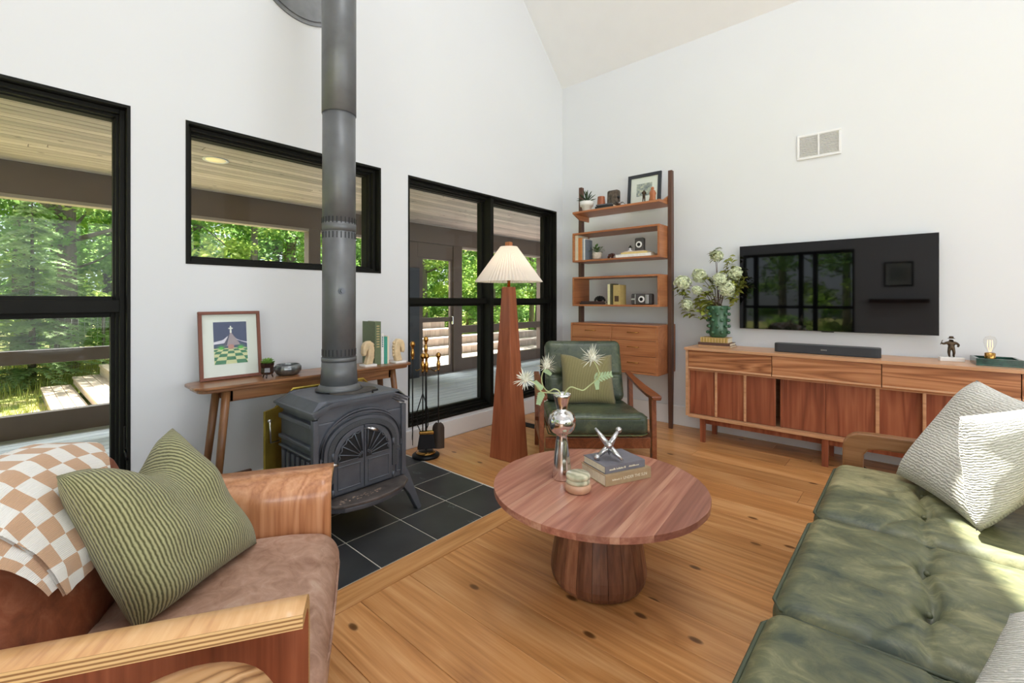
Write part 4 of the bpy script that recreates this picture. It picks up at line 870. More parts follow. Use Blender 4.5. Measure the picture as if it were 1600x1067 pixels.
for k in range(6):
    for i in range(n): bm.faces.new((rows[k][i], rows[k][(i+1) % n], rows[k+1][(i+1) % n], rows[k+1][i]))
obj('pleated_shade', bm, 'shade', lp)
bm = BM(); box(bm, -.021, .021, -.021, .021, 1.612, 1.645, bev=.003); obj('finial', bm, 'teak_z', lp)
bm = BM(); ball(bm, (0, 0, 1.44), .03, 2, (1, 1, 1.2)); obj('bulb', bm, plain('lit_bulb', '#fff1d8', .5, emit=((1, .84, .64), 22)), lp)
# ------------------------------------------------------------------ round coffee table
CT = (1.715, 1.02)
ct = thing('coffee_table', 'round walnut coffee table on a tapered staved drum base', 'table', (CT[0], CT[1], 0), R(6))
RT = .45; widths = [-.46, -.34, -.25, -.222, -.12, .01, .055, .17, .19, .31, .46]
for a, b_ in zip(widths[:-1], widths[1:]):
    a_, b2 = max(a, -RT+.0005), min(b_, RT-.0005)
    pts = [(math.sqrt(max(0, RT*RT-y*y)), y) for y in [a_+(b2-a_)*k/8 for k in range(9)]]
    poly = pts+[(-x, y) for x, y in pts[::-1]]; poly = [p for i, p in enumerate(poly) if i == 0 or (abs(p[0]-poly[i-1][0])+abs(p[1]-poly[i-1][1])) > 1e-4]
    if abs(poly[0][0]-poly[-1][0])+abs(poly[0][1]-poly[-1][1]) < 1e-4: poly.pop()
    bm = BM(); prism(bm, poly, XY, .385, .41, bev=.0008); obj('top_board', bm, 'sapwood' if b_-a < .06 else 'walnut', ct)
bm = BM(); lathe(bm, [(RT-.03, .372), (RT-.004, .386), (.001, .386)][:2]+[(.01, .386)], 64); obj('underside_bevel', bm, 'walnut', ct)
prof = [(.165, 0), (.188, .010), (.199, .03), (.203, .055), (.200, .09), (.186, .18), (.165, .29), (.151, .372)]
n = 20
for k in range(n):
    a0, a1 = 2*math.pi*k/n+.004, 2*math.pi*(k+1)/n-.004; bm = BM(); o_ = []; 
    for r, z in prof: o_.append([bm.verts.new((math.cos(a)*r*q, math.sin(a)*r*q, z)) for q in (1, ) for a in (a0, (a0+a1)/2, a1)]+[bm.verts.new((math.cos(a1)*(r-.03), math.sin(a1)*(r-.03), z)), bm.verts.new((math.cos(a0)*(r-.03), math.sin(a0)*(r-.03), z))])
    for i in range(len(o_)-1):
        for j in range(5): f = bm.faces.new((o_[i][j], o_[i][(j+1) % 5], o_[i+1][(j+1) % 5], o_[i+1][j])); f.smooth = False
    bm.faces.new(o_[0][::-1]); bm.faces.new(o_[-1]); obj('base_stave', bm, 'walnut_z', ct)
# silver vase, thistles
v = thing('silver_vase', 'tall polished silver vase with a bulbous neck on the coffee table', 'vase', (1.655, 1.167, .41))
bm = BM(); lathe(bm, [(.040, 0), (.044, .004), (.040, .05), (.034, .11), (.028, .165), (.024, .19), (.026, .197), (.042, .205), (.055, .22), (.061, .24), (.061, .262), (.054, .283), (.038, .297), (.024, .303), (.023, .31), (.029, .335), (.036, .36), (.040, .375), (.038, .376), (.030, .355), (.02, .32), (.001, .31)], 40, fn=lambda a, z: 1+.008*math.sin(5*a+z*50)); obj('body', bm, 'steel', v)
ft = thing('thistle_stems', 'pale curling thistle flowers rising from the silver vase', 'flowers', (1.655, 1.167, .73))
rgt = Vector((.6623, -.7493, 0)); UPV = Vector((0, 0, 1)); fwv = Vector((.7493, .6623, 0))
def q_(r, u, f=0.): return rgt*r+UPV*u+fwv*f
def curve(ps, m=8):
    out = []; P = [ps[0]]+list(ps)+[ps[-1]]
    for i in range(1, len(P)-2):
        for k in range(m):
            t = k/m; a, b, c, d = P[i-1], P[i], P[i+1], P[i+2]; out.append(.5*((2*b)+(c-a)*t+(2*a-5*b+4*c-d)*t*t+(3*b-a-3*c+d)*t*t*t))
    return out+[ps[-1]]
S1 = [q_(0, 0), q_(-.01, .06), q_(-.035, .075), q_(-.06, .062, .01), q_(-.085, .09), q_(-.09, .13), q_(-.08, .165, -.01)]
S2 = [q_(0, -.01), q_(-.015, .05), q_(-.05, .058), q_(-.09, .066, -.02), q_(-.11, .09, -.02), q_(-.135, .115, -.02), q_(-.155, .12, -.02)]
S3 = [q_(0, 0), q_(.01, .05), q_(.035, .085, -.01), q_(.07, .075), q_(.095, .07), q_(.125, .09, .01), q_(.155, .115, .01), q_(.165, .14), q_(.155, .175), q_(.14, .20)]
for S, r in ((S1, .0035), (S2, .003), (S3, .0035)): bm = BM(); c_ = curve(S); tube(bm, c_, [r*(1-.35*i/len(c_)) for i in range(len(c_))], 8); obj('stem', bm, 'stem', ft)
bm = BM()
for i in range(64):
    a = i*2.4; e = -.5+2.0*(i/64); L_ = rh.uniform(.7, 1.1); leafmesh(bm, (0, 0, 0), (math.cos(a)*math.cos(e), math.sin(a)*math.cos(e), math.sin(e)), L_, .07, droop=rh.uniform(-.3, .3), cup=.3)
ball(bm, (0, 0, .1), .3, 2); h0 = obj('flower_head', bm, 'petal', ft)
for i, (p_, s, ro) in enumerate(((S1[-1]+q_(.01, .01), .055, (0, .2, 0)), (S2[-1]+q_(-.01, .0), .052, (.3, -.7, .5)), (S3[-1]+q_(-.005, .01), .06, (-.2, -.1, 1)))):
    if i == 0: h0.location = p_; h0.scale = (s,)*3; h0.rotation_euler = ro
    else: share('flower_head', h0, ft, p_, ro, (s,)*3)
bm = BM()
def fern(bm, p, d, L_):
    d = Vector(d).normalized(); s = d.cross(fwv).normalized()
    for k in range(6):
        t = k/6
        for sg in (-1, 1): leafmesh(bm, p+d*L_*t, d*.7+s*sg*.8, L_*.38*(1-.5*t), .010, up=fwv, droop=0)
    leafmesh(bm, p, d, L_, .012, up=fwv, droop=0)
fern(bm, S3[6]+q_(-.01, .005), q_(1, .25), .085); fern(bm, S3[6], q_(.1, -1), .045); fern(bm, S2[3], q_(-.3, -1), .06); fern(bm, S2[3]+q_(0, .01), q_(-.5, .6), .05); fern(bm, S1[-1], q_(.5, -.4), .04); obj('leaves', bm, 'paleleaf', ft)
# banded stone box
c = thing('stone_trinket_box', 'round banded onyx box with a lid on the coffee table', 'box', (1.590, 1.040, .41))
bm = BM(); lathe(bm, [(.044, 0), (.052, .006), (.055, .02), (.053, .032), (.046, .036), (.04, .034), (.001, .03)], 36); obj('dish', bm, 'onyx2', c)
bm = BM(); lathe(bm, [(.044, .034), (.049, .038), (.048, .05), (.044, .052), (.046, .054), (.050, .058), (.050, .068), (.045, .074), (.001, .075)], 36); obj('lid', bm, 'onyx', c)
# two books and the jack: spine edge faces the camera
def table_book(lab, p0, p1, w, t, c, z):
    d = Vector((p1[0]-p0[0], p1[1]-p0[1], 0)); L_ = d.length; rz = math.atan2(d.y, d.x)-math.pi/2
    return book('book', lab, w, L_, t, col(c), (p1[0], p1[1], z), (0, 0, rz+math.pi)), L_
b1, L1 = table_book('thick beige hardback at the bottom of the pair on the coffee table', (1.697, .973), (1.923, .874), .185, .046, '#a8906f', .4105)
# spine of both books: local x=0 side; writing on it
def spine_text(b, L_, t, s, y, size, m='paper'):
    mx = Matrix.Translation((-.0012, y, t/2)) @ Matrix(((0, 0, -1, 0), (-1, 0, 0, 0), (0, 1, 0, 0), (0, 0, 0, 1)))
    text('spine_lettering', s, m, size, b, mx)
spine_text(b1, L1, .046, 'UNDER THE SUN', L1*.36, .017)
def spine_marks(b, y0, y1, t, h, seed):
    bm = BM(); rq = random.Random(seed); y = y0   # print too small to read in the photograph: rows of tiny strokes
    while y < y1:
        w = rq.uniform(.0012, .0034); hh = h*rq.choice((.6, .6, 1)); box(bm, -.0013, -.0004, y, y+w, t/2-h/2, t/2-h/2+hh); y += w+rq.uniform(.0008, .0014)+(.004 if rq.random() < .12 else 0)
    obj('spine_lettering', bm, 'paper', b)
spine_marks(b1, L1*.66, L1*.86, .046, .006, 3)
b2, L2 = table_book('grey hardback under the silver jack ornament', (1.712, .983), (1.910, .897), .165, .032, '#75737b', .457)
spine_marks(b2, L2*.50, L2*.90, .032, .008, 5); spine_marks(b2, L2*.16, L2*.42, .032, .007, 8)
jk = thing('jack_ornament', 'large silver toy jack resting on the grey book', 'ornament', (1.806, 1.018, .489)); 
cj = Vector((0, 0, .058)); bm = BM()
ball(bm, cj, .019, 2)
ends = [(q_(-.055, -.045, -.01), 1), (q_(.045, .055, .03)*1.15, 1), (q_(-.05, .065, .02)*1.15, 0), (q_(.05, -.05, -.045), 0), (q_(-.01, .02, -.05)*.75, 1), (q_(.01, -.05, .04), 0)]
for e, bl in ends:
    e = Vector(e); e.z = max(e.z, -.048)
    tube(bm, [cj, cj+e*.5, cj+e], [.015, .0115, .005 if not bl else .007], 10)
    if bl: ball(bm, cj+e, .0145, 2)
obj('body', bm, 'jack', jk)
# ------------------------------------------------------------------ green leather lounge chair
ac = thing('green_armchair', 'green leather lounge chair with wooden arms beside the shelf unit', 'armchair', (2.96, 1.83, 0), math.atan2(-.66, -.75))
# local: +x front, y -.. left/right ; seat width .72
# seat cushion
hw = .335; sz = Matrix.Rotation(R(-4), 4, 'Y')
bm = BM(); slab_cushion(bm, -.30, .40, -hw, hw, .255, .40, .045, .012, lambda x, y: -.004*math.sin(x*22)*math.sin(y*17)); bmesh.ops.transform(bm, matrix=sz, verts=bm.verts); sc_ = obj('seat_cushion', bm, 'green_lea2', ac)
bm = BM()
for z in (.262, .372): tube(bm, [sz @ Vector(p) for p in ((-.2, -hw, z), (.34, -hw-.003, z), (.385, -hw+.03, z), (.403, -hw+.08, z), (.403, hw-.08, z), (.385, hw-.03, z), (.34, hw+.003, z), (-.2, hw, z))], .0045, 8)
obj('piping', bm, 'piping', sc_)
def backf(u, v):
    return 0
bm = BM(); slab_cushion(bm, -.22, .28, -.315, .315, -.065, .065, .05, .015, lambda x, y: -.05*math.exp(-((x+.02)**2+(abs(y)-.15)**2)/.002)-.02*math.exp(-((x+.02)/.014)**2)-.006*max(0, math.cos(7*math.atan2(x+.02, abs(y)-.15)))**4*math.exp(-((math.hypot(x+.02, abs(y)-.15)-.07)/.05)**2), 60, 60)
bmesh.ops.transform(bm, matrix=Matrix.Translation((-.33, 0, .585)) @ Matrix.Rotation(R(-110), 4, 'Y') @ Matrix.Rotation(R(180), 4, 'X'), verts=bm.verts)
# slab local x becomes up; top face must face the front
bmesh.ops.transform(bm, matrix=Matrix.Identity(4), verts=bm.verts); bk = obj('back_cushion', bm, 'green_lea2', ac)
# wooden frame
for s in (-1, 1):
    y = s*.385
    arm = [(-.40, .60), (-.25, .582), (0, .562), (.25, .552), (.385, .552)]
    bm = BM(); tp = []
    for i, (x, z) in enumerate(arm):
        w = (.024, .028, .036, .043, .036)[i]; tp.append([(x, y-w, z), (x, y+w, z), (x, y+w*.8, z-.028), (x, y-w*.8, z-.028)])
    tv_ = [[bm.verts.new(p) for p in r] for r in tp]
    for i in range(len(tv_)-1):
        for j in range(4): f = bm.faces.new((tv_[i][j], tv_[i][(j+1) % 4], tv_[i+1][(j+1) % 4], tv_[i+1][j]))
    bm.faces.new(tv_[0][::-1]); bm.faces.new(tv_[-1]); smooth_mod(obj('armrest', bm, 'chairwood', ac), .007, 3)
    bm = BM(); prism(bm, [(.24, .545), (.315, .545), (.33, .3), (.335, 0), (.285, 0), (.275, .3)], XZ, y-.017, y+.017, bev=.004); obj('leg', bm, 'chairwood', ac)
    bm = BM(); prism(bm, [(-.36, .58), (-.30, .58), (-.27, .25), (-.33, 0), (-.38, 0), (-.33, .25)], XZ, y-.017, y+.017, bev=.004); obj('leg', bm, 'chairwood', ac)
    bm = BM(); prism(bm, [(-.3, .215), (.29, .27), (.29, .215), (-.3, .16)], XZ, y-.014, y+.014, bev=.003); obj('side_rail', bm, 'chairwood', ac)
bm = BM(); box(bm, .30, .33, -.36, .36, .185, .26, bev=.004); obj('front_rail', bm, 'chairwood', ac)
bm = BM(); box(bm, -.31, -.28, -.36, .36, .17, .24, bev=.004)
obj('back_rail', bm, 'chairwood', ac)
bm = BM(); box(bm, -.50, -.475, -.3, .3, .5, .85, bev=.004)
bmesh.ops.transform(bm, matrix=Matrix.Translation((-.02, 0, 0)), verts=bm.verts); bm.free()
for k in range(5):
    bm = BM(); y = -.24+.12*k; tube(bm, [(-.31, y, .24), (-.41, y, .45), (-.50, y, .76)], .012, 8); obj('back_slat', bm, 'chairwood', ac)
LA = Matrix.Translation((2.96, 1.83, 0)) @ Matrix.Rotation(math.atan2(-.66, -.75), 4, 'Z')
def place_pillow(lab, cs, th, mats, uvsc=1., sag=.03, pinch=.10, seed=1, name='pillow', nu=28, dent=0.):
    c = sum((Vector(p) for p in cs), Vector())/4; zmin = min(p[2] for p in cs); base = Vector((c.x, c.y, zmin))
    t = thing(name, lab, 'pillow', base); bm = pillow_mesh([Vector(p)-base for p in cs], th, nu, sag, uvsc, 1 if len(mats) > 1 else 0, seed, pinch, dent); obj('cover', bm, None, t, mats); return t
def plc(p): return tuple(LA @ Vector(p))
place_pillow('olive ribbed square pillow on the green lounge chair', [plc((-.05, -.21, .40)), plc((-.05, .21, .395)), plc((-.19, .205, .765)), plc((-.19, -.205, .77))][::1], .13, ['cord2'], sag=.012, pinch=.06, dent=.05)
# ------------------------------------------------------------------ green leather sofa
XS = 1.66
sf = thing('green_sofa', 'three seat distressed green leather sofa with wooden arms', 'sofa', (XS, -.1, 0))
# seat cushions, local x -1.01..1.01, front at +y .38
for k, (x0, x1) in enumerate(((.315, 1.01), (-.345, .311), (-1.01, -.349))):
    cx = (x0+x1)/2
    def crease(x, y, cx=cx):
        d = -.026*math.exp(-((y-.07-.01*math.sin(x*19))/.012)**2)*(1 if abs(x-cx) < .12 else .45+.55*math.exp(-((abs(x-cx)-.12)/.06)**2)); d -= .008*math.exp(-((y-.07+.55*(x-cx+.11))/.012)**2)*(1 if x < cx-.11 else 0)
        for bx in (-.11, .12):
            r2 = (x-cx-bx)**2+(y-.07)**2; d -= .026*math.exp(-r2/.0012); th = math.atan2(y-.07, x-cx-bx); r = math.sqrt(r2)
            d -= .0075*max(0, math.cos(5*th+bx*9))**6*math.exp(-((r-.07)/.07)**2)
        d += .003*noise.noise(Vector((x*7, y*9, k)))
        return d
    bm = BM(); slab_cushion(bm, x0, x1, -.36, .38, .27, .43, .055, .016, crease, 90, 100); cu = obj('seat_cushion', bm, 'green_lea', sf)
    bm = BM()
    tube(bm, [(x0+.012, -.3, .407), (x0+.004, .3, .400), (x0+.02, .355, .400), (x0+.06, .378, .4), (x1-.06, .378, .4), (x1-.02, .355, .400), (x1-.004, .3, .400), (x1-.012, -.3, .407)], .0055, 8); obj('piping', bm, 'pipingd', cu)
    bm = BM(); ball(bm, (cx-.11, .07, .415), .008, 2); ball(bm, (cx+.12, .07, .415), .008, 2); obj('button', bm, 'green_lea', cu)
    bm = BM(); slab_cushion(bm, x0+.005, x1-.005, -.28, .16, -.07, .07, .055, .02, lambda x, y, cx=cx: -.03*math.exp(-((x-cx)**2+y*y)/.002))
    bmesh.ops.transform(bm, matrix=Matrix.Translation((0, -.43, .60)) @ Matrix.Rotation(R(-76), 4, 'X') , verts=bm.verts); obj('back_cushion', bm, 'green_lea', sf)
for s in (1, -1):
    xa = s*1.055
    # bent loop arm: one piece of thick bentwood
    out = [(.355, 0), (.355, .50)]+[(.285+.07*math.cos(a), .50+.07*math.sin(a)) for a in [R(t) for t in (20, 40, 60, 80)]]+[(.25, .573), (-.40, .585), (-.46, .56), (-.47, .5), (-.47, 0), (-.41, 0), (-.41, .5), (-.42, .52), (.21, .508), (.255, .50), (.275, .47), (.278, 0)]
    bm = BM(); prism(bm, out, YZ, xa-.028, xa+.028, bev=.007); obj('arm_frame', bm, 'sofawood', sf)
for y in (.31, -.40):
    bm = BM(); box(bm, -1.03, 1.03, y-.02, y+.02, .19, .262, bev=.004); obj('rail', bm, 'sofawood', sf)
bm = BM()
for k in range(9): box(bm, -1.0+.24*k, -.95+.24*k, -.38, .30, .235, .255)
obj('webbing', bm, 'pipingd', sf)
bm = BM(); box(bm, -1.02, 1.02, -.60, -.57, .30, .74, bev=.006); obj('back_panel', bm, 'sofawood', sf)
place_pillow('cream chenille pillow at the far arm of the green sofa', [(2.12, -.165, .445), (2.56, .055, .452), (2.655, -.195, .872), (2.30, -.44, .80)], .17, ['cream'], sag=.02, pinch=.06, nu=36)
place_pillow('sunlit cream pillow leaning in front of the far cream pillow', [(2.055, -.15, .465), (2.42, -.36, .64), (2.42, -.46, .88), (2.185, -.12, .80)], .15, ['cream'], sag=.02, pinch=.05, nu=36, seed=4)
place_pillow('cream pillow at the near end of the sofa by the camera', [(1.16, -.06, .445), (1.33, -.36, .44), (1.62, -.46, .66), (1.335, -.145, .575)], .12, ['cream'], sag=.01, pinch=.05, nu=30, seed=7)
# ------------------------------------------------------------------ cast iron wood stove
SV = (1.255, 2.14)
sv = thing('wood_stove', 'grey cast iron wood stove with arched fan-grille doors on slate', 'stove', (SV[0], SV[1], 0))
# local: front faces -y at y=0, back at y=.42; x -.268...268
HW, FT = .268, .172
def outline(z0, inset=0.):
    return None
# body box with inset corners
bm = BM(); box(bm, -HW+.022, HW-.022, .012, .42, .215, .60, bev=.008); prism(bm, [(-HW+.03, .60), (HW-.03, .60), (HW-.03, .622), (FT, .665), (-FT, .665), (-HW+.03, .622)], XZ, .014, .41); obj('body', bm, 'iron', sv)
# stepped cornice (mouldings following the gabled outline) and lid
for k, (o_, h0, h1) in enumerate(((.000, .018, .030), (.010, .030, .040), (-.012, .006, .018))):
    a = HW+o_-.002; poly = [(-a, .618+h0), (-FT-.004, .663+h0-.006), (FT+.004, .663+h0-.006), (a, .618+h0), (a, .618+h1), (FT+.004, .663+h1-.006), (-FT-.004, .663+h1-.006), (-a, .618+h1)]
    bm = BM(); prism(bm, poly, XZ, -.012-o_, .43+o_); obj('cornice', bm, 'iron', sv)
bm = BM(); v0 = [(-HW-.004, -.015, .652), (HW+.004, -.015, .652), (HW+.004, .435, .652), (-HW-.004, .435, .652)]
lo = [(-HW-.006, .0, .655), (-FT-.03, -.018, .699), (FT+.03, -.018, .699), (HW+.006, .0, .655), (HW+.006, .40, .655), (FT+.02, .435, .699), (-FT-.02, .435, .699), (-HW-.006, .40, .655)]
hi = [(-FT-.055, .02, .701), (-FT-.02, .0, .706), (FT+.02, .0, .706), (FT+.055, .02, .701), (FT+.055, .36, .701), (FT+.01, .41, .706), (-FT-.01, .41, .706), (-FT-.055, .36, .701)]
a = [bm.verts.new(p) for p in lo]; b_ = [bm.verts.new(p) for p in hi]
for i in range(8): bm.faces.new((a[i], a[(i+1) % 8], b_[(i+1) % 8], b_[i]))
bm.faces.new(b_); bm.faces.new(a[::-1]); obj('top_plate', bm, 'iron', sv)
bm = BM(); lathe(bm, [(.12, .701), (.118, .7085), (.001, .7085)], 36, c=(.03, .16, 0), sx=1.1, sy=.8); obj('griddle_plate', bm, plain('worn_iron', '#4a4540', .6, .3, var=.25, scale=25), sv)
bm = BM(); tube(bm, [(.06, .01, .708), (.06, .01, .72), (.085, .0, .724)], .006, 8); obj('lid_knob', bm, 'blackmetal', sv)
def arch(w, zs, zt, n=20, z0=None):
    pts = [(-w*math.cos(math.pi*i/n), zs+(zt-zs)*math.sin(math.pi*i/n)**.85) for i in range(n+1)]
    return pts if z0 is None else [(-w, z0)]+pts+[(w, z0)]
def band(bm, outer, inner, y0, y1):
    n = len(outer); r = [[bm.verts.new((p[0], y, p[1])) for p in o] for o, y in ((outer, y1), (outer, y0), (inner, y0), (inner, y1))]
    for i in range(n-1):
        for j in range(3): bm.faces.new((r[j][i], r[j][i+1], r[j+1][i+1], r[j+1][i]))
bm = BM()
for w0, w1, t0, t1, ya in ((.232, .224, .625, .617, -.004), (.214, .196, .600, .584, -.008)): band(bm, arch(w0, .43, t0, 24, .40), arch(w1, .43, t1, 24, .40), ya, .014)
band(bm, arch(.232, .43, .64, 24, .43), arch(.226, .43, .632, 24, .43), -.004, .014)
obj('arch_moulding', bm, 'iron', sv)
bm = BM(); band(bm, arch(.196, .43, .584, 24, .30), arch(.168, .43, .558, 24, .30), -.014, .014); obj('stippled_arch', bm, plain('stippled_iron', '#4d5156', .45, .4, var=.2, scale=150, bumps=.9, bscale=420), sv)
for s in (-1, 1):
    for z0, z1 in ((.25, .37), (.385, .42)):
        bm = BM(); x = s*.217
        for a in ((x-.014, x-.010, z0, z1), (x+.010, x+.014, z0, z1), (x-.014, x+.014, z0, z0+.005), (x-.014, x+.014, z1-.005, z1)): box(bm, a[0], a[1], .004, .014, a[2], a[3], bev=.0015, seg=1)
        obj('pilaster_panel', bm, 'iron', sv)
    bm = BM(); box(bm, s*.25-.014, s*.25+.014, -.002, .03, .225, .62, bev=.004); obj('corner_post', bm, 'iron', sv)
# doors
for s in (-1, 1):
    bm = BM(); a = [(s*p[0], p[1]) for p in arch(.166, .40, .555, 24)[12:]]
    if s > 0: a = [(p[0], p[1]) for p in arch(.166, .40, .555, 24)[12:]]
    else: a = [(-p[0], p[1]) for p in arch(.166, .40, .555, 24)[12:]]
    outl = [(s*.002, .555)]+a[1:]+[(s*.166, .235), (s*.002, .235)]
    prism(bm, outl, XZ, -.010, .012, bev=.002); d = obj('door', bm, 'iron', sv)
    # recessed dark window: thin dark plate with raised rim and spokes
    cx, czz = s*.012, .398; R0 = .135
    bm = BM(); pts = [(s*.010, .388)]+[(cx+s*R0*math.sin(t), czz+(R0*.98)*math.cos(t)) for t in [R(90)*k/12 for k in range(12, -1, -1)]]
    prism(bm, pts, XZ, -.0125, -.0105); obj('window_plate', bm, 'irondark', d)
    bm = BM()
    for t in [R(q) for q in (3, 21, 39, 57, 75, 90)]:
        p0 = Vector((cx+s*.026*math.sin(t), -.016, czz+.026*math.cos(t))); p1 = Vector((cx+s*R0*math.sin(t), -.016, czz+R0*math.cos(t)))
        if t > 1.5: p1.z = p0.z = .394
        tube(bm, [p0, p1], .003, 6)
    for t0, t1 in zip((3, 21, 39, 57, 75), (21, 39, 57, 75, 90)):
        P0 = [Vector((cx+s*R0*math.sin(R(q)), -.015, czz+R0*math.cos(R(q)))) for q in (t0, (t0+t1)/2, t1)]; P0[1] = P0[1]*.92+Vector((cx, -.015, czz))*.08; tube(bm, P0, .0026, 6)
    tube(bm, [(cx+s*.024*math.sin(R(q)), -.016, czz+.024*math.cos(R(q))) for q in range(0, 91, 15)], .003, 6)
    tube(bm, [(cx+s*.016*math.sin(R(q)), -.016, czz+.016*math.cos(R(q))) for q in range(0, 91, 15)], .0022, 6)
    obj('fan_grille', bm, 'iron', d)
    bm = BM(); x0, x1 = sorted((s*.020, s*.148))
    for q in ((x0, x0+.006, .255, .372), (x1-.006, x1, .255, .372), (x0, x1, .255, .261), (x0, x1, .366, .372)): box(bm, q[0], q[1], -.0145, -.009, q[2], q[3], bev=.002, seg=1)
    obj('panel_frame', bm, 'iron', d)
    for zz in (.25, .43):
        bm = BM(); tube(bm, [(s*.172, -.012, zz-.018), (s*.172, -.012, zz+.018)], .007, 10); obj('hinge', bm, 'iron', d)
bm = BM(); tube(bm, [(.0, -.012, .537), (.008, -.035, .54), (.02, -.04, .538)], .006, 8); tube(bm, [(.015, -.04, .539), (.055, -.045, .522)], .009, 10); obj('door_handle', bm, 'jack', sv)
bm = BM(); tube(bm, [(-.19, -.02, .39), (-.185, -.035, .40), (-.16, -.04, .395)], [.012, .01, .007], 8); obj('side_latch', bm, 'jack', sv)
# ash lip, bottom
lip = [(-.255, .01), (-.235, -.06), (-.17, -.115), (-.08, -.14), (0, -.148), (.08, -.14), (.17, -.115), (.235, -.06), (.255, .01)]
bm = BM(); prism(bm, lip, XY, .205, .222, bev=.005); o = obj('ash_lip', bm, plain('rusty_iron', '#5c5552', .5, .35, var=.4, scale=18), sv)
bm = BM(); prism(bm, [(x*.93, y*.93) for x, y in lip], XY, .178, .205, bev=.008); obj('lip_moulding', bm, 'iron', o)
bm = BM(); rl = random.Random(8)
for i in range(46): x, y = rl.uniform(-.18, .06), rl.uniform(-.10, -.055); box(bm, x, x+rl.uniform(.003, .012), y, y+rl.uniform(.002, .005), .222, .2226)
obj('pale_scuffs', bm, plain('pale_scuff', '#b79f8c', .8), o)
bm = BM(); box(bm, -.24, .24, .0, .40, .17, .215, bev=.012); obj('ash_pan_base', bm, 'iron', sv)
# side heat shields with vertical louvres
for s in (-1, 1):
    bm = BM()
    for z0, z1 in ((.575, .60), (.47, .49), (.425, .437)): box(bm, *sorted((s*.244, s*.268)), .03, .40, z0, z1, bev=.005)
    obj('side_moulding', bm, 'iron', sv)
    for k in range(6):
        bm = BM(); box(bm, *sorted((s*.240, s*.262)), .05+k*.058, .082+k*.058, .235, .41, bev=.004); obj('side_louvre', bm, 'iron', sv)
for sx in (-1, 1):
    for y, yf in ((.04, .01), (.36, .40)):
        bm = BM(); q = [(sx*.20, .245), (sx*.285, .245), (sx*.295, .225), (sx*.365, .01), (sx*.355, 0), (sx*.338, 0), (sx*.29, .10), (sx*.225, .19)]
        prism(bm, q, lambda a, z, d: (a, y+d+(yf-y)*(1-z/.245), z), -.022, .022, bev=.004); obj('leg', bm, 'iron', sv)
# ------------------------------------------------------------------ stove pipe
pp = thing('stove_pipe', 'tall dark grey stove pipe rising from the wood stove to the wall', 'stove pipe', (SV[0]-.005, 2.385, .709))
def cyl(name, r0, r1, z0, z1, parent=pp, m='pipe', n=48):
    bm = BM(); lathe(bm, [(r0-.002, z0), (r0, z0+.001), (r1, z1-.001), (r1-.002, z1)], n); return obj(name, bm, m, parent)
cyl('flared_collar', .125, .0995, 0, .03); cyl('lower_section', .0985, .0905, .03, .155); cyl('joint_band', .0925, .0925, .155, .178)
def slots(name, z, parent, h=.036, n=26, r=.089):
    for k in range(n):
        a = 2*math.pi*k/n
        if k == 0: bm = BM(); box(bm, -.0012, .0012, -.0026, .0026, -h/2, h/2, bev=.0011, seg=2); s0 = obj('vent_slot', bm, 'irondark', parent); s0.location = (r, 0, z)
        else: share('vent_slot', s0, parent, (math.cos(a)*r, math.sin(a)*r, z), (0, 0, a))
s1 = cyl('middle_section', .0885, .0875, .178, .875); slots('', .205, s1, r=.0888)
cyl('joint_band', .0895, .0895, .868, .915); s2 = cyl('upper_section', .0875, .0870, .905, 1.52); slots('', .965-.04, s1, n=26, r=.0896, h=.034); slots('', .845, s1, r=.0881, h=.034)
s3 = cyl('top_section', .0905, .0905, 1.515, 2.50)
bm = BM(); c_ = [(0, 0, 2.49)]+[(0, .16-.16*math.cos(t), 2.50+.16*math.sin(t)) for t in [R(15*k) for k in range(1, 7)]]+[(0, .655, 2.66)]
tube(bm, c_, .0915, 40); obj('elbow', bm, 'pipe', pp)
bm = BM(); tube(bm, [(.0, 0, 0), (-.004, -.012, 0)], .018, 16); tube(bm, [(-.004, -.012, 0), (-.01, -.03, 0)], .010, 10); o = obj('damper_knob', bm, 'iron', pp); o.location = (-.028, -.082, .54)
tr_ = thing('wall_thimble', 'round grey metal thimble plate where the pipe meets the wall', 'pipe plate', (1.34, YL, 3.36))
bm = BM(); tube(bm, [(0, -.012, 0), (0, 0, 0)], .31, 56); tube(bm, [(0, -.02, 0), (0, -.010, 0)], .285, 56); obj('plate', bm, plain('grey_plate', '#8a8c8e', .35, .6, var=.15, scale=9), tr_)
# ------------------------------------------------------------------ console table behind the stove
cn = thing('console_table', 'long narrow walnut console table with splayed legs behind the stove', 'table', (1.32, 2.83, 0))
CL, CW = .665, .135
poly = []
for sx, sy, a0 in ((1, 1, 0), (-1, 1, 90), (-1, -1, 180), (1, -1, 270)):
    for t in (0, 22, 45, 67, 90): a = R(a0+t); poly.append((sx*(CL-.06)+math.cos(a)*.06, sy*(CW-.06)+math.sin(a)*.06))
bm = BM(); prism(bm, poly, XY, .735, .75, bev=.004); prism(bm, [(x*.985 if abs(x) < .57 else x-.02*math.copysign(1, x), y*.86) for x, y in poly], XY, .716, .735, bev=.004); obj('top', bm, 'acacia', cn)
bm = BM(); box(bm, -.50, .50, -.085, -.065, .655, .716, bev=.003); box(bm, -.50, .50, .065, .085, .655, .716, bev=.003); box(bm, -.505, -.485, -.085, .085, .655, .716); box(bm, .485, .505, -.085, .085, .655, .716); obj('apron', bm, 'acacia', cn)
for sx in (-1, 1):
    for sy in (-1, 1):
        bm = BM(); tube(bm, [(sx*.515, sy*.082, .716), (sx*.55, sy*.10, .36), (sx*.585, sy*.118, 0)], [.021, .019, .014], 14); obj('leg', bm, 'acacia_z', cn)
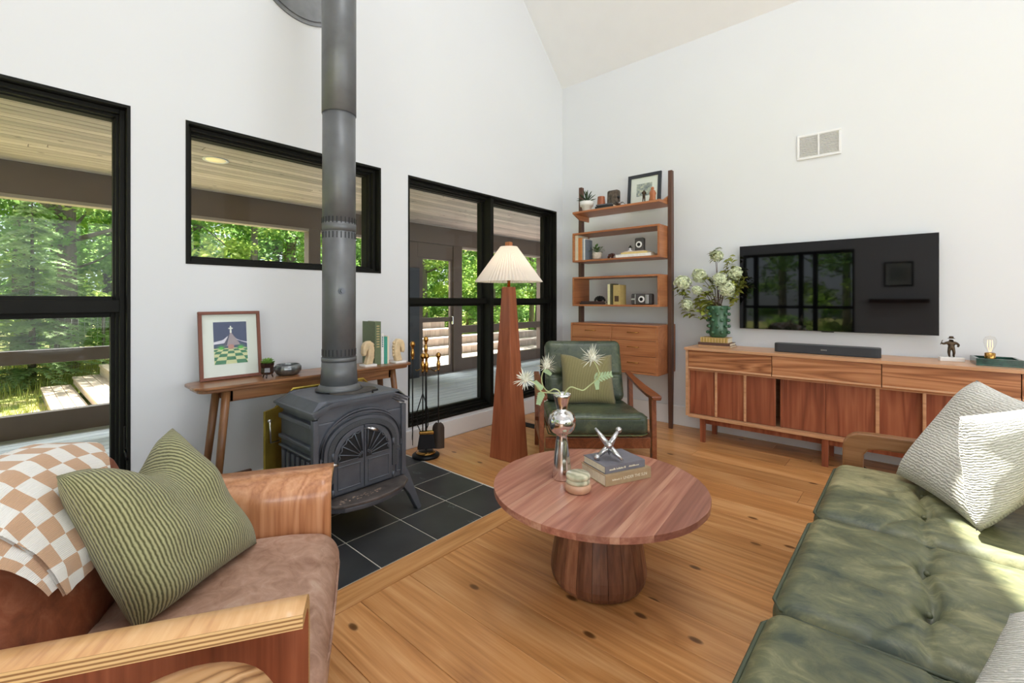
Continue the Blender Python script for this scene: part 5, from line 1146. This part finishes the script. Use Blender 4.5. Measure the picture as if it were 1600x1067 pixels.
# framed print of a monument over a chequered square
fr = framed('framed_print', 'brown framed colour print with a green chequered floor on the console', .315, .385, .017, (.885, 2.93, .7505), (R(-7), 0, 0), col('#7a4a3a'))
def flat(polys, names, y, name='print'):
    bm = BM(); mats = []
    for i, (pl, c) in enumerate(polys):
        if c not in mats: mats.append(c)
        f = bm.faces.new([bm.verts.new((p[0], y-.00012*i, p[1])) for p in pl]); f.material_index = mats.index(c)
    return obj(name, bm, None, fr, [col(c, .7) for c in mats])
PX0, PX1, PZ0, PZ1 = -.085, .085, .085, .325
ps = [([(PX0, PZ0), (PX1, PZ0), (PX1, PZ1), (PX0, PZ1)], '#2b3562')]
ps.append(([(PX0, .198), (-.02, .205), (.02, .225), (PX1, .198), (PX1, .205), (.05, .215), (.025, .228), (-.005, .25), (-.04, .222), (PX0, .212)], '#e9dff0'))
ps.append(([(-.042, .185), (-.002, .262), (.006, .262), (.05, .192)], '#a9949c')); ps.append(([(-.042, .185), (-.002, .262), (-.02, .19)], '#4a4560'))
ps.append(([(-.003, .262), (.007, .262), (.006, .285), (.0135, .283), (.0135, .289), (.006, .292), (.0045, .302), (-.0005, .302), (-.002, .292), (-.0095, .289), (-.0095, .283), (-.002, .285)], '#f3f0ea'))
ps.append(([(PX0, PZ0+.012), (PX1, PZ0+.012), (PX1, .175), (PX0, .175)], '#e2dfa6')); ps.append(([(PX0, PZ0), (PX1, PZ0), (PX1, PZ0+.012), (PX0, PZ0+.012)], '#e2dfa6'))
def gp(u, r): zz = .175-.09*(r/6)**1.5; k = .35+.65*(r/6)**1.2; return (max(PX0, min(PX1, (u-3.5)*.036*k*1.6)), zz)
for r_ in range(6):
    for u in range(8):
        if (r_+u) % 2: ps.append(([gp(u, r_), gp(u+1, r_), gp(u+1, r_+1), gp(u, r_+1)], '#2f7a4c'))
for cx in (-.05, .05):
    for k in range(9): a = R(8+k*20); ps.append(([(cx-.004, .168), (cx+.004, .168), (cx+math.cos(a)*.032, .170+math.sin(a)*.028)], '#58c23f'))
ps.append(([(-.018+math.cos(t)*.016+.018, .182+math.sin(t)*.014) for t in [R(30*k) for k in range(12)]], '#c98a7e'))
ps = [([p for i, p in enumerate(pl) if i == 0 or p != pl[i-1]], c) for pl, c in ps]; ps = [(pl, c) for pl, c in ps if len(set(pl)) > 2]
flat(ps, None, -.0084)
# succulent, bowl
p = thing('succulent_planter', 'small green succulent in a dark glazed footed pot on the console', 'plant', (1.03, 2.80, .7505))
bm = BM(); lathe(bm, [(.024, .02), (.032, .026), (.037, .035), (.034, .06), (.038, .085), (.034, .086), (.03, .07), (.001, .07)], 8, smooth=False)
for k in range(3): a = k*2.09; tube(bm, [(math.cos(a)*.02, math.sin(a)*.02, .028), (math.cos(a)*.03, math.sin(a)*.03, 0)], [.005, .003], 6)
obj('pot', bm, plain('dark_brown_glaze', '#2e1e1c', .2, var=.3, coat=.4), p)
bm = BM()
for i in range(30): a = i*2.4; e = .2+.04*i; leafmesh(bm, (math.cos(a)*.008, math.sin(a)*.008, .078), (math.cos(a)*math.cos(e), math.sin(a)*math.cos(e), math.sin(e)), .036, .012, droop=-.1, cup=.6)
obj('leaves', bm, plain('succulent_leaf', '#7ba34d', .45, var=.25, scale=60), p)
c = thing('fluted_bowl', 'round grey fluted metal bowl on the console table', 'bowl', (1.155, 2.825, .7505)); bm = BM()
lathe(bm, [(.045, 0), (.06, .006), (.073, .03), (.072, .05), (.062, .064), (.058, .064), (.066, .048), (.06, .02), (.001, .012)], 72, fn=lambda a, z: 1+(.035*abs(math.sin(a*12)) if z < .06 else .01)); obj('body', bm, plain('pewter', '#85898b', .3, .85, var=.15, scale=20), c)
# books with horse head bookends at the right end
def con_book(lab, x, w, h, t, c, y=2.79):
    b = thing('book', lab, 'book', (x, y, .7505)); c0 = .0022; bm = BM(); box(bm, 0, c0, 0, w, 0, h); box(bm, t-c0, t, 0, w, 0, h); box(bm, c0, t-c0, 0, c0, 0, h); obj('cover', bm, col(c), b)
    bm = BM(); box(bm, c0, t-c0, c0, w-.004, .003, h-.003); obj('pages', bm, 'paper', b); return b
b = con_book('tall thick sage green book between the bookends on the console', 1.725, .165, .30, .046, '#667355')
def vtext(b, s, x, z, size, m): text('spine_lettering', s, m, size, b, Matrix.Translation((x, -.0006, z)) @ Matrix(((0, 1, 0, 0), (0, 0, -1, 0), (-1, 0, 0, 0), (0, 0, 0, 1))))
bm = BM()
for k in range(9): box(bm, .012, .034, -.0006, 0, .12+k*.018, .128+k*.018)
obj('gilt_lettering', bm, col('#b9a878'), b)
b = con_book('white book with blue spine lettering beside the sage green book', 1.773, .13, .215, .022, '#e9e7e4'); bm = BM()
for k in range(6): box(bm, .006, .016, -.0006, 0, .12+k*.013, .128+k*.013)
obj('spine_lettering', bm, col('#2c6f78'), b)
con_book('teal book with dark top beside the right horse head bookend', 1.797, .12, .19, .026, '#3f9c88')
con_book('cream slim book touching the right horse head bookend', 1.824, .12, .195, .012, '#e9dfc8')
def bookend(lab, x, s):
    t = thing('horse_bookend', lab, 'bookend', (x, 2.78, .7505)); bm = BM(); box(bm, -.045, .045, -.04, .04, 0, .014, bev=.002); obj('base', bm, 'marble', t)
    neck = [(.026, .014), (.038, .06), (.040, .11), (.030, .155), (.010, .172), (-.012, .170), (-.034, .158), (-.045, .135), (-.048, .09), (-.040, .072), (-.022, .075), (-.018, .10), (-.006, .115), (-.010, .07), (-.026, .014)]
    bm = BM(); prism(bm, [(p_[0]*s, p_[1]) for p_ in neck], XZ, -.022, .022, bev=.010); obj('horse_head', bm, plain('pale_travertine', '#dcc39b', .35, var=.16, scale=22) if 'pale_travertine' not in MATS else MATS['pale_travertine'], t)
    bm = BM(); 
    for k in range(5): bm2 = tube(bm, [(s*(.030+.004*k*(k < 3)), 0, .15-.022*k), (s*(.045), 0, .14-.022*k)], [.012, .005], 8)
    obj('mane', bm, MATS['pale_travertine'], t)
    return t
bookend('pale stone horse head bookend in front of the tall green book', 1.665, 1)
bookend('pale stone horse head bookend at the right end of the book row', 1.905, -1)
# ------------------------------------------------------------------ brass fire screen
fs = thing('fire_screen', 'aged brass folding fire screen standing behind the wood stove', 'fire screen', (1.28, 2.655, 0))
def scr(x0, y0, x1, y1, zs, name='screen_panel'):
    bm = BM(); d = Vector((x1-x0, y1-y0, 0)).normalized(); n = Vector((-d.y, d.x, 0))*.006
    P_ = [(x0, y0, .0)]+[(x0+(x1-x0)*t, y0+(y1-y0)*t, z) for t, z in zs]+[(x1, y1, .0)]
    a = [bm.verts.new(Vector(p_)-n) for p_ in P_]; b_ = [bm.verts.new(Vector(p_)+n) for p_ in P_]; bm.faces.new(a); bm.faces.new(b_[::-1])
    for i in range(len(a)): bm.faces.new((a[(i+1) % len(a)], a[i], b_[i], b_[(i+1) % len(a)]))
    return obj(name, bm, 'oldbrass', fs)
cp = scr(-.22, 0, .32, 0, [(0, .64), (.12, .69), (.88, .69), (1, .64)], 'center_panel'); lw = scr(-.345, -.07, -.222, -.004, [(0, .605), (.55, .61), (1, .64)]); scr(.322, -.004, .44, .0, [(0, .64), (1, .605)])
bm = BM(); tube(bm, [(-.22, -.008, .645), (-.17, -.008, .695), (.27, -.008, .695), (.32, -.008, .645)], .007, 8); obj('top_trim', bm, 'oldbrass', cp)
bm = BM(); tube(bm, [(-.325, -.075, .55), (-.325, -.09, .55), (-.322, -.095, .44), (-.26, -.05, .43)], .0045, 8); ball(bm, (-.325, -.085, .555), .010); obj('handle', bm, 'jack', lw)
# ------------------------------------------------------------------ fireplace tools
tl = thing('fire_tool_stand', 'round brass and black fire tool stand with brass finial', 'fire tools', (2.17, 2.80, 0), R(10))
bm = BM(); lathe(bm, [(.098, 0), (.104, .006), (.104, .018), (.094, .026), (.06, .03), (.055, .045), (.02, .05), (.001, .052)], 36); obj('base', bm, 'blackmetal', tl)
bm = BM(); lathe(bm, [(.072, .030), (.076, .034), (.070, .040), (.056, .046)], 36, caps=False); obj('base_ring', bm, 'brass', tl)
bm = BM(); tube(bm, [(0, 0, .04), (0, 0, .74)], .007, 10); obj('rod', bm, 'blackmetal', tl)
HPROF = [(.006, .0), (.013, .006), (.009, .014), (.014, .03), (.016, .05), (.011, .075), (.007, .085), (.013, .09), (.009, .097), (.016, .103), (.020, .117), (.018, .13), (.008, .14), (.001, .142)]
bm = BM(); lathe(bm, HPROF, 18, c=(0, 0, .78)); obj('finial', bm, 'brass', tl)
bm = BM()
for a in (20, 110, 200, 290): x, y = math.cos(R(a)), math.sin(R(a)); tube(bm, [(0, 0, .665), (x*.03, y*.03, .675), (x*.075, y*.075, .655), (x*.085, y*.085, .665)], .004, 6)
ball(bm, (0, 0, .667), .012); obj('hook_arms', bm, 'brass', tl)
def tool(name, lab, a, fn, top=.79, rr=.082, rz=None):
    x, y = 2.17+math.cos(R(a))*rr, 2.80+math.sin(R(a))*rr; t = thing(name, lab, 'fire tool', (x, y, .0), R(a if rz is None else rz)); bm = BM(); lathe(bm, HPROF, 16, c=(0, 0, top-.14)); obj('handle', bm, 'brass', t)
    bm = BM(); tube(bm, [(0, 0, top-.14), (0, 0, .22)], .005, 8); obj('rod', bm, 'blackmetal', t); fn(t); return t
def f_brush(t):
    bm = BM(); box(bm, -.018, .018, -.055, .055, .195, .22, bev=.008); obj('brush_head', bm, 'brass', t)
    bm = BM(); vs = []
    for z, w, d in ((.195, .05, .014), (.09, .066, .026)): vs.append([bm.verts.new((sx*d, sy*w, z)) for sx, sy in ((-1, -1), (1, -1), (1, 1), (-1, 1))])
    for j in range(4): bm.faces.new((vs[0][j], vs[0][(j+1) % 4], vs[1][(j+1) % 4], vs[1][j]))
    bm.faces.new(vs[0]); bm.faces.new(vs[1][::-1]); obj('bristles', bm, plain('black_bristles', '#111114', .9, bumps=.6, bscale=400), t)
def f_shovel(t):
    bm = BM(); grid(bm, lambda u, v: Vector((.01+.018*(1-(2*u-1)**2), (2*u-1)*.046*(1 if v < .75 else math.sqrt(max(0, 1-((v-.75)/.27)**2))), .06+.20*v)), 10, 14); grid(bm, lambda u, v: Vector((.006+.018*(1-(2*u-1)**2), (2*u-1)*.046*(1 if v < .75 else math.sqrt(max(0, 1-((v-.75)/.27)**2))), .06+.20*v)), 10, 14, flip=True); obj('shovel_pan', bm, plain('worn_pan', '#4e453d', .45, .6, var=.2), t)
def f_tongs(t):
    bm = BM()
    for s in (-1, 1): tube(bm, [(0, 0, .50), (0, s*.02, .44), (0, s*.045, .36), (0, s*.04, .26), (0, s*.012, .2), (0, s*.02, .16)], .004, 6)
    obj('tong_jaws', bm, 'blackmetal', t)
def f_poker(t):
    bm = BM(); tube(bm, [(0, 0, .24), (0, 0, .09)], [.005, .003], 6); tube(bm, [(0, 0, .2), (0, .03, .17), (0, .025, .14)], .004, 6); obj('poker_hook', bm, 'blackmetal', t)
tool('hearth_brush', 'black bristle hearth brush with brass handle on the tool stand', -125, f_brush, .80)
tool('ash_shovel', 'brass handled ash shovel hanging at the right of the tool stand', -35, f_shovel, .795, .095, 228)
tool('fire_tongs', 'black fire tongs with brass handle on the tool stand', 215, f_tongs, .80, .078)
tool('fire_poker', 'brass handled poker at the back left of the tool stand', 140, f_poker, .885, .10)
# ------------------------------------------------------------------ plywood and leather armchair on the left
AC, AR = (.314, 1.412), math.atan2(-.51, .86)
la = thing('plywood_armchair', 'bent plywood armchair with brown leather seat beside the hearth', 'armchair', (AC[0], AC[1], 0), AR)
LP = Matrix.Translation((AC[0], AC[1], 0)) @ Matrix.Rotation(AR, 4, 'Z')
def arm(s, ytop, prof):
    # profile in y,z swept along x (front .33 to back)
    bm = BM(); t = .026 if s < 0 else .02; n = len(prof); nrm = []
    for i in range(n):
        a, b2 = Vector(prof[max(i-1, 0)]), Vector(prof[min(i+1, n-1)]); d = (b2-a).normalized(); nrm.append(Vector((-d.y, d.x)))
    xs_ = [-.62, -.3, 0, .2, .30, .335]
    O = [[bm.verts.new((x, p[0], p[1])) for p in prof] for x in xs_]
    I = [[bm.verts.new((x, p[0]+nn.x*t*s, p[1]+nn.y*t*s)) for p, nn in zip(prof, nrm)] for x in xs_]
    for A, fl, mi in ((O, 0, 0), (I, 1, 1)):
        for i in range(len(xs_)-1):
            for j in range(n-1): f = bm.faces.new((A[i][j], A[i+1][j], A[i+1][j+1], A[i][j+1])); f.smooth = True; f.material_index = mi
    for i in range(len(xs_)-1):
        for j in (0, n-1): f = bm.faces.new((O[i][j], I[i][j], I[i+1][j], O[i+1][j])); f.material_index = 2
    for j in range(n-1):
        for i in (0, len(xs_)-1): f = bm.faces.new((O[i][j], O[i][j+1], I[i][j+1], I[i][j])); f.material_index = 2
    return bm
def plymat():
    m, nt, b = newmat('plywood_edge'); v = coords(nt); w = N(nt, 'ShaderNodeTexWave', bands_direction='Z'); w.inputs['Scale'].default_value = 40; w.inputs['Distortion'].default_value = .4; nt.links.new(v, w.inputs['Vector'])
    nt.links.new(ramp(nt, w.outputs['Fac'], [(.2, s2l('#8f6438')), (.6, s2l('#d9b27a'))]), b.inputs['Base Color']); b.inputs['Roughness'].default_value = .5; return m
M['plyedge'] = plymat()
# near arm: upright inside, flat flange turned outwards (towards -y)
pn = [(-.335, .05), (-.335, .50)]+[(-.335-.028*(1-math.cos(R(q))), .540+.028*math.sin(R(q))-.003) for q in (10, 30, 50, 70, 90)]+[(-.424, .570)]
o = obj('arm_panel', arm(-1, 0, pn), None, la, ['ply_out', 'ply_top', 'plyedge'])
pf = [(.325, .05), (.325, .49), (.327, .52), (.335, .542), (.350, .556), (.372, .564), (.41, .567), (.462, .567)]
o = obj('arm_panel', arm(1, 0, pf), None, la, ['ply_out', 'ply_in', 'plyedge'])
# leather seat
bm = BM(); slab_cushion(bm, -.24, .365, -.325, .322, .24, .425, .07, .02, lambda x, y: .004*noise.noise(Vector((x*5, y*14, 0)))-.005*math.exp(-((y+.02-.12*x)/.012)**2), 60, 60)
for v_ in bm.verts:
    if v_.co.x > .22: v_.co.z -= .16*(v_.co.x-.22)**1.3*(1 if v_.co.z > .33 else .2)
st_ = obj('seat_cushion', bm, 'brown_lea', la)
bm = BM(); tube(bm, [(.30, -.32, .37), (.352, -.29, .355), (.366, -.2, .35), (.368, 0, .35), (.366, .2, .35), (.352, .29, .355), (.30, .318, .37)], .004, 8); obj('seam_piping', bm, 'brown_lea', st_)
# leather back, reclined, rounded crown
BKM = Matrix.Translation((-.29, 0, .612)) @ Matrix.Rotation(R(-111), 4, 'Y') @ Matrix.Rotation(R(180), 4, 'X')
bm = BM(); slab_cushion(bm, -.245, .20, -.318, .318, -.075, .06, .06, .03, lambda x, y: .006*noise.noise(Vector((x*6, y*6, 3))), 50, 50)
for v_ in bm.verts:
    if v_.co.x > .0: v_.co.x -= .10*(abs(v_.co.y)/.318)**2.6*(v_.co.x/.2)
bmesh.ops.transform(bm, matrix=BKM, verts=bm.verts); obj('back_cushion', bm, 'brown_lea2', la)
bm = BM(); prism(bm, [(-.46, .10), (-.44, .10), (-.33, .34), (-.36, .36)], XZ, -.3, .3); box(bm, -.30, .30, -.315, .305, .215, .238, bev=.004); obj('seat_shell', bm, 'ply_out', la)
for s in (-1, 1):
    bm = BM(); c_ = [(.31, .215), (.325, .15), (.30, .03), (.27, 0), (-.25, 0), (-.33, .03), (-.36, .215), (-.34, .215), (-.31, .04), (-.25, .02), (.26, .02), (.28, .04), (.30, .15), (.29, .215)]
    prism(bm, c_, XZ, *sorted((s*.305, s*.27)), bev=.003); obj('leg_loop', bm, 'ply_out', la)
# checkered throw over the back
def back_pt(u, v):
    """v: 0 front bottom .. 1 behind; u across"""
    yb = -.165+.135*u; yt = -.26+.47*u
    k = min(1, v/.42); y = yb*(1-k)+yt*k; k2 = (abs(y)/.318)**2.6*.10
    path = [(.100, -.085), (.116, -.03), (.116, .05), (.104, .13), (.072, .20), (.0, .238), (-.06, .20), (-.09, .1), (-.095, -.05), (-.095, -.2)]
    f = v*(len(path)-1); i = min(len(path)-2, int(f)); t = f-i; a = path[i][0]*(1-t)+path[i+1][0]*t; b2 = path[i][1]*(1-t)+path[i+1][1]*t
    if b2 > 0: b2 -= k2*(b2/.2)
    q = Vector((b2, -y, a)); q.z += .004*noise.noise(Vector((u*5, v*8, 0)))
    return BKM @ q
def throw(u0, off, vs0=0.):
    def f(u, v):
        v = vs0+(1-vs0)*v; p_ = back_pt(u, v); n_ = BKM.to_3x3() @ Vector((0, 0, 1)); return p_+n_*off*(1 if v < .5 else (1-(v-.5)*4 if v < 1 else -1))
    return f
bt = thing('checkered_throw', 'tan and white checkered throw draped over the plywood chair back', 'blanket', (AC[0], AC[1], .5), AR); OFF = Matrix.Translation((0, 0, -.5))
bm = BM(); uvf = lambda u, v: ((lambda k: (-.165+.135*u)*(1-k)+(-.26+.47*u)*k)(min(1, v/.42))/.05+v*1.5+20, v*14.5+u*.6)
f1 = throw(0, .010); grid(bm, lambda u, v: OFF @ f1(u, v), 30, 60, uvs=uvf); f2 = throw(0, .004); grid(bm, lambda u, v: OFF @ f2(u, v), 30, 60, flip=True, uvs=uvf); obj('upper_layer', bm, 'check', bt)
def f3(u, v): p_ = back_pt(u*.8-.16, .05+.9*v); return OFF @ (p_+BKM.to_3x3() @ Vector((0, 0, -.001 if v > .5 else .002)))
bm = BM(); grid(bm, f3, 20, 50, uvs=lambda u, v: (u*5+.5, v*12)); obj('lower_layer', bm, 'check', bt)
def P_(p): return tuple(LP @ Vector(p))
place_pillow('green corduroy pillow on the plywood armchair', [P_((-.055, -.115, .435)), P_((.125, .225, .438)), P_((-.125, .30, .80)), P_((-.195, -.125, .815))], .20, ['cord', 'cord'], sag=.035, pinch=.05, seed=12, nu=48, dent=.085)
# ------------------------------------------------------------------ small round side table in the foreground
sd = thing('round_stool', 'pale grained round wooden stool at the bottom edge beside the armchair', 'stool', (.168, .835, 0))
bm = BM(); lathe(bm, [(.11, .50), (.14, .508), (.15, .53), (.142, .546), (.11, .556), (.001, .559)], 40); obj('seat', bm, wood('pale_streaked_wood', '#7d5434', '#c99b6c', '#e0b98d', 'x', 1.4, .35, False, None, .8), sd)
for k in range(3):
    a = 2.09*k+.5; bm = BM(); tube(bm, [(math.cos(a)*.07, math.sin(a)*.07, .51), (math.cos(a)*.12, math.sin(a)*.12, 0)], [.015, .011], 12); obj('leg', bm, 'acacia_z', sd)
# ------------------------------------------------------------------ picture and shelf on the wall behind (seen in the television)
fr2 = framed('framed_wall_picture', 'dark framed picture mirrored in the television screen', .42, .46, .03, (XB+.001, .2, 1.45), (0, 0, R(90)), col('#1d1d1f')); bm = BM(); box(bm, -.12, .12, -.0092, -.0081, .11, .35); obj('print', bm, 'photo', fr2)
ms = thing('wall_shelf', 'dark floating shelf mirrored in the television screen', 'shelf', (XB, .2, 1.15)); bm = BM(); box(bm, .001, .16, -.42, .42, 0, .07, bev=.004); obj('board', bm, 'post', ms)
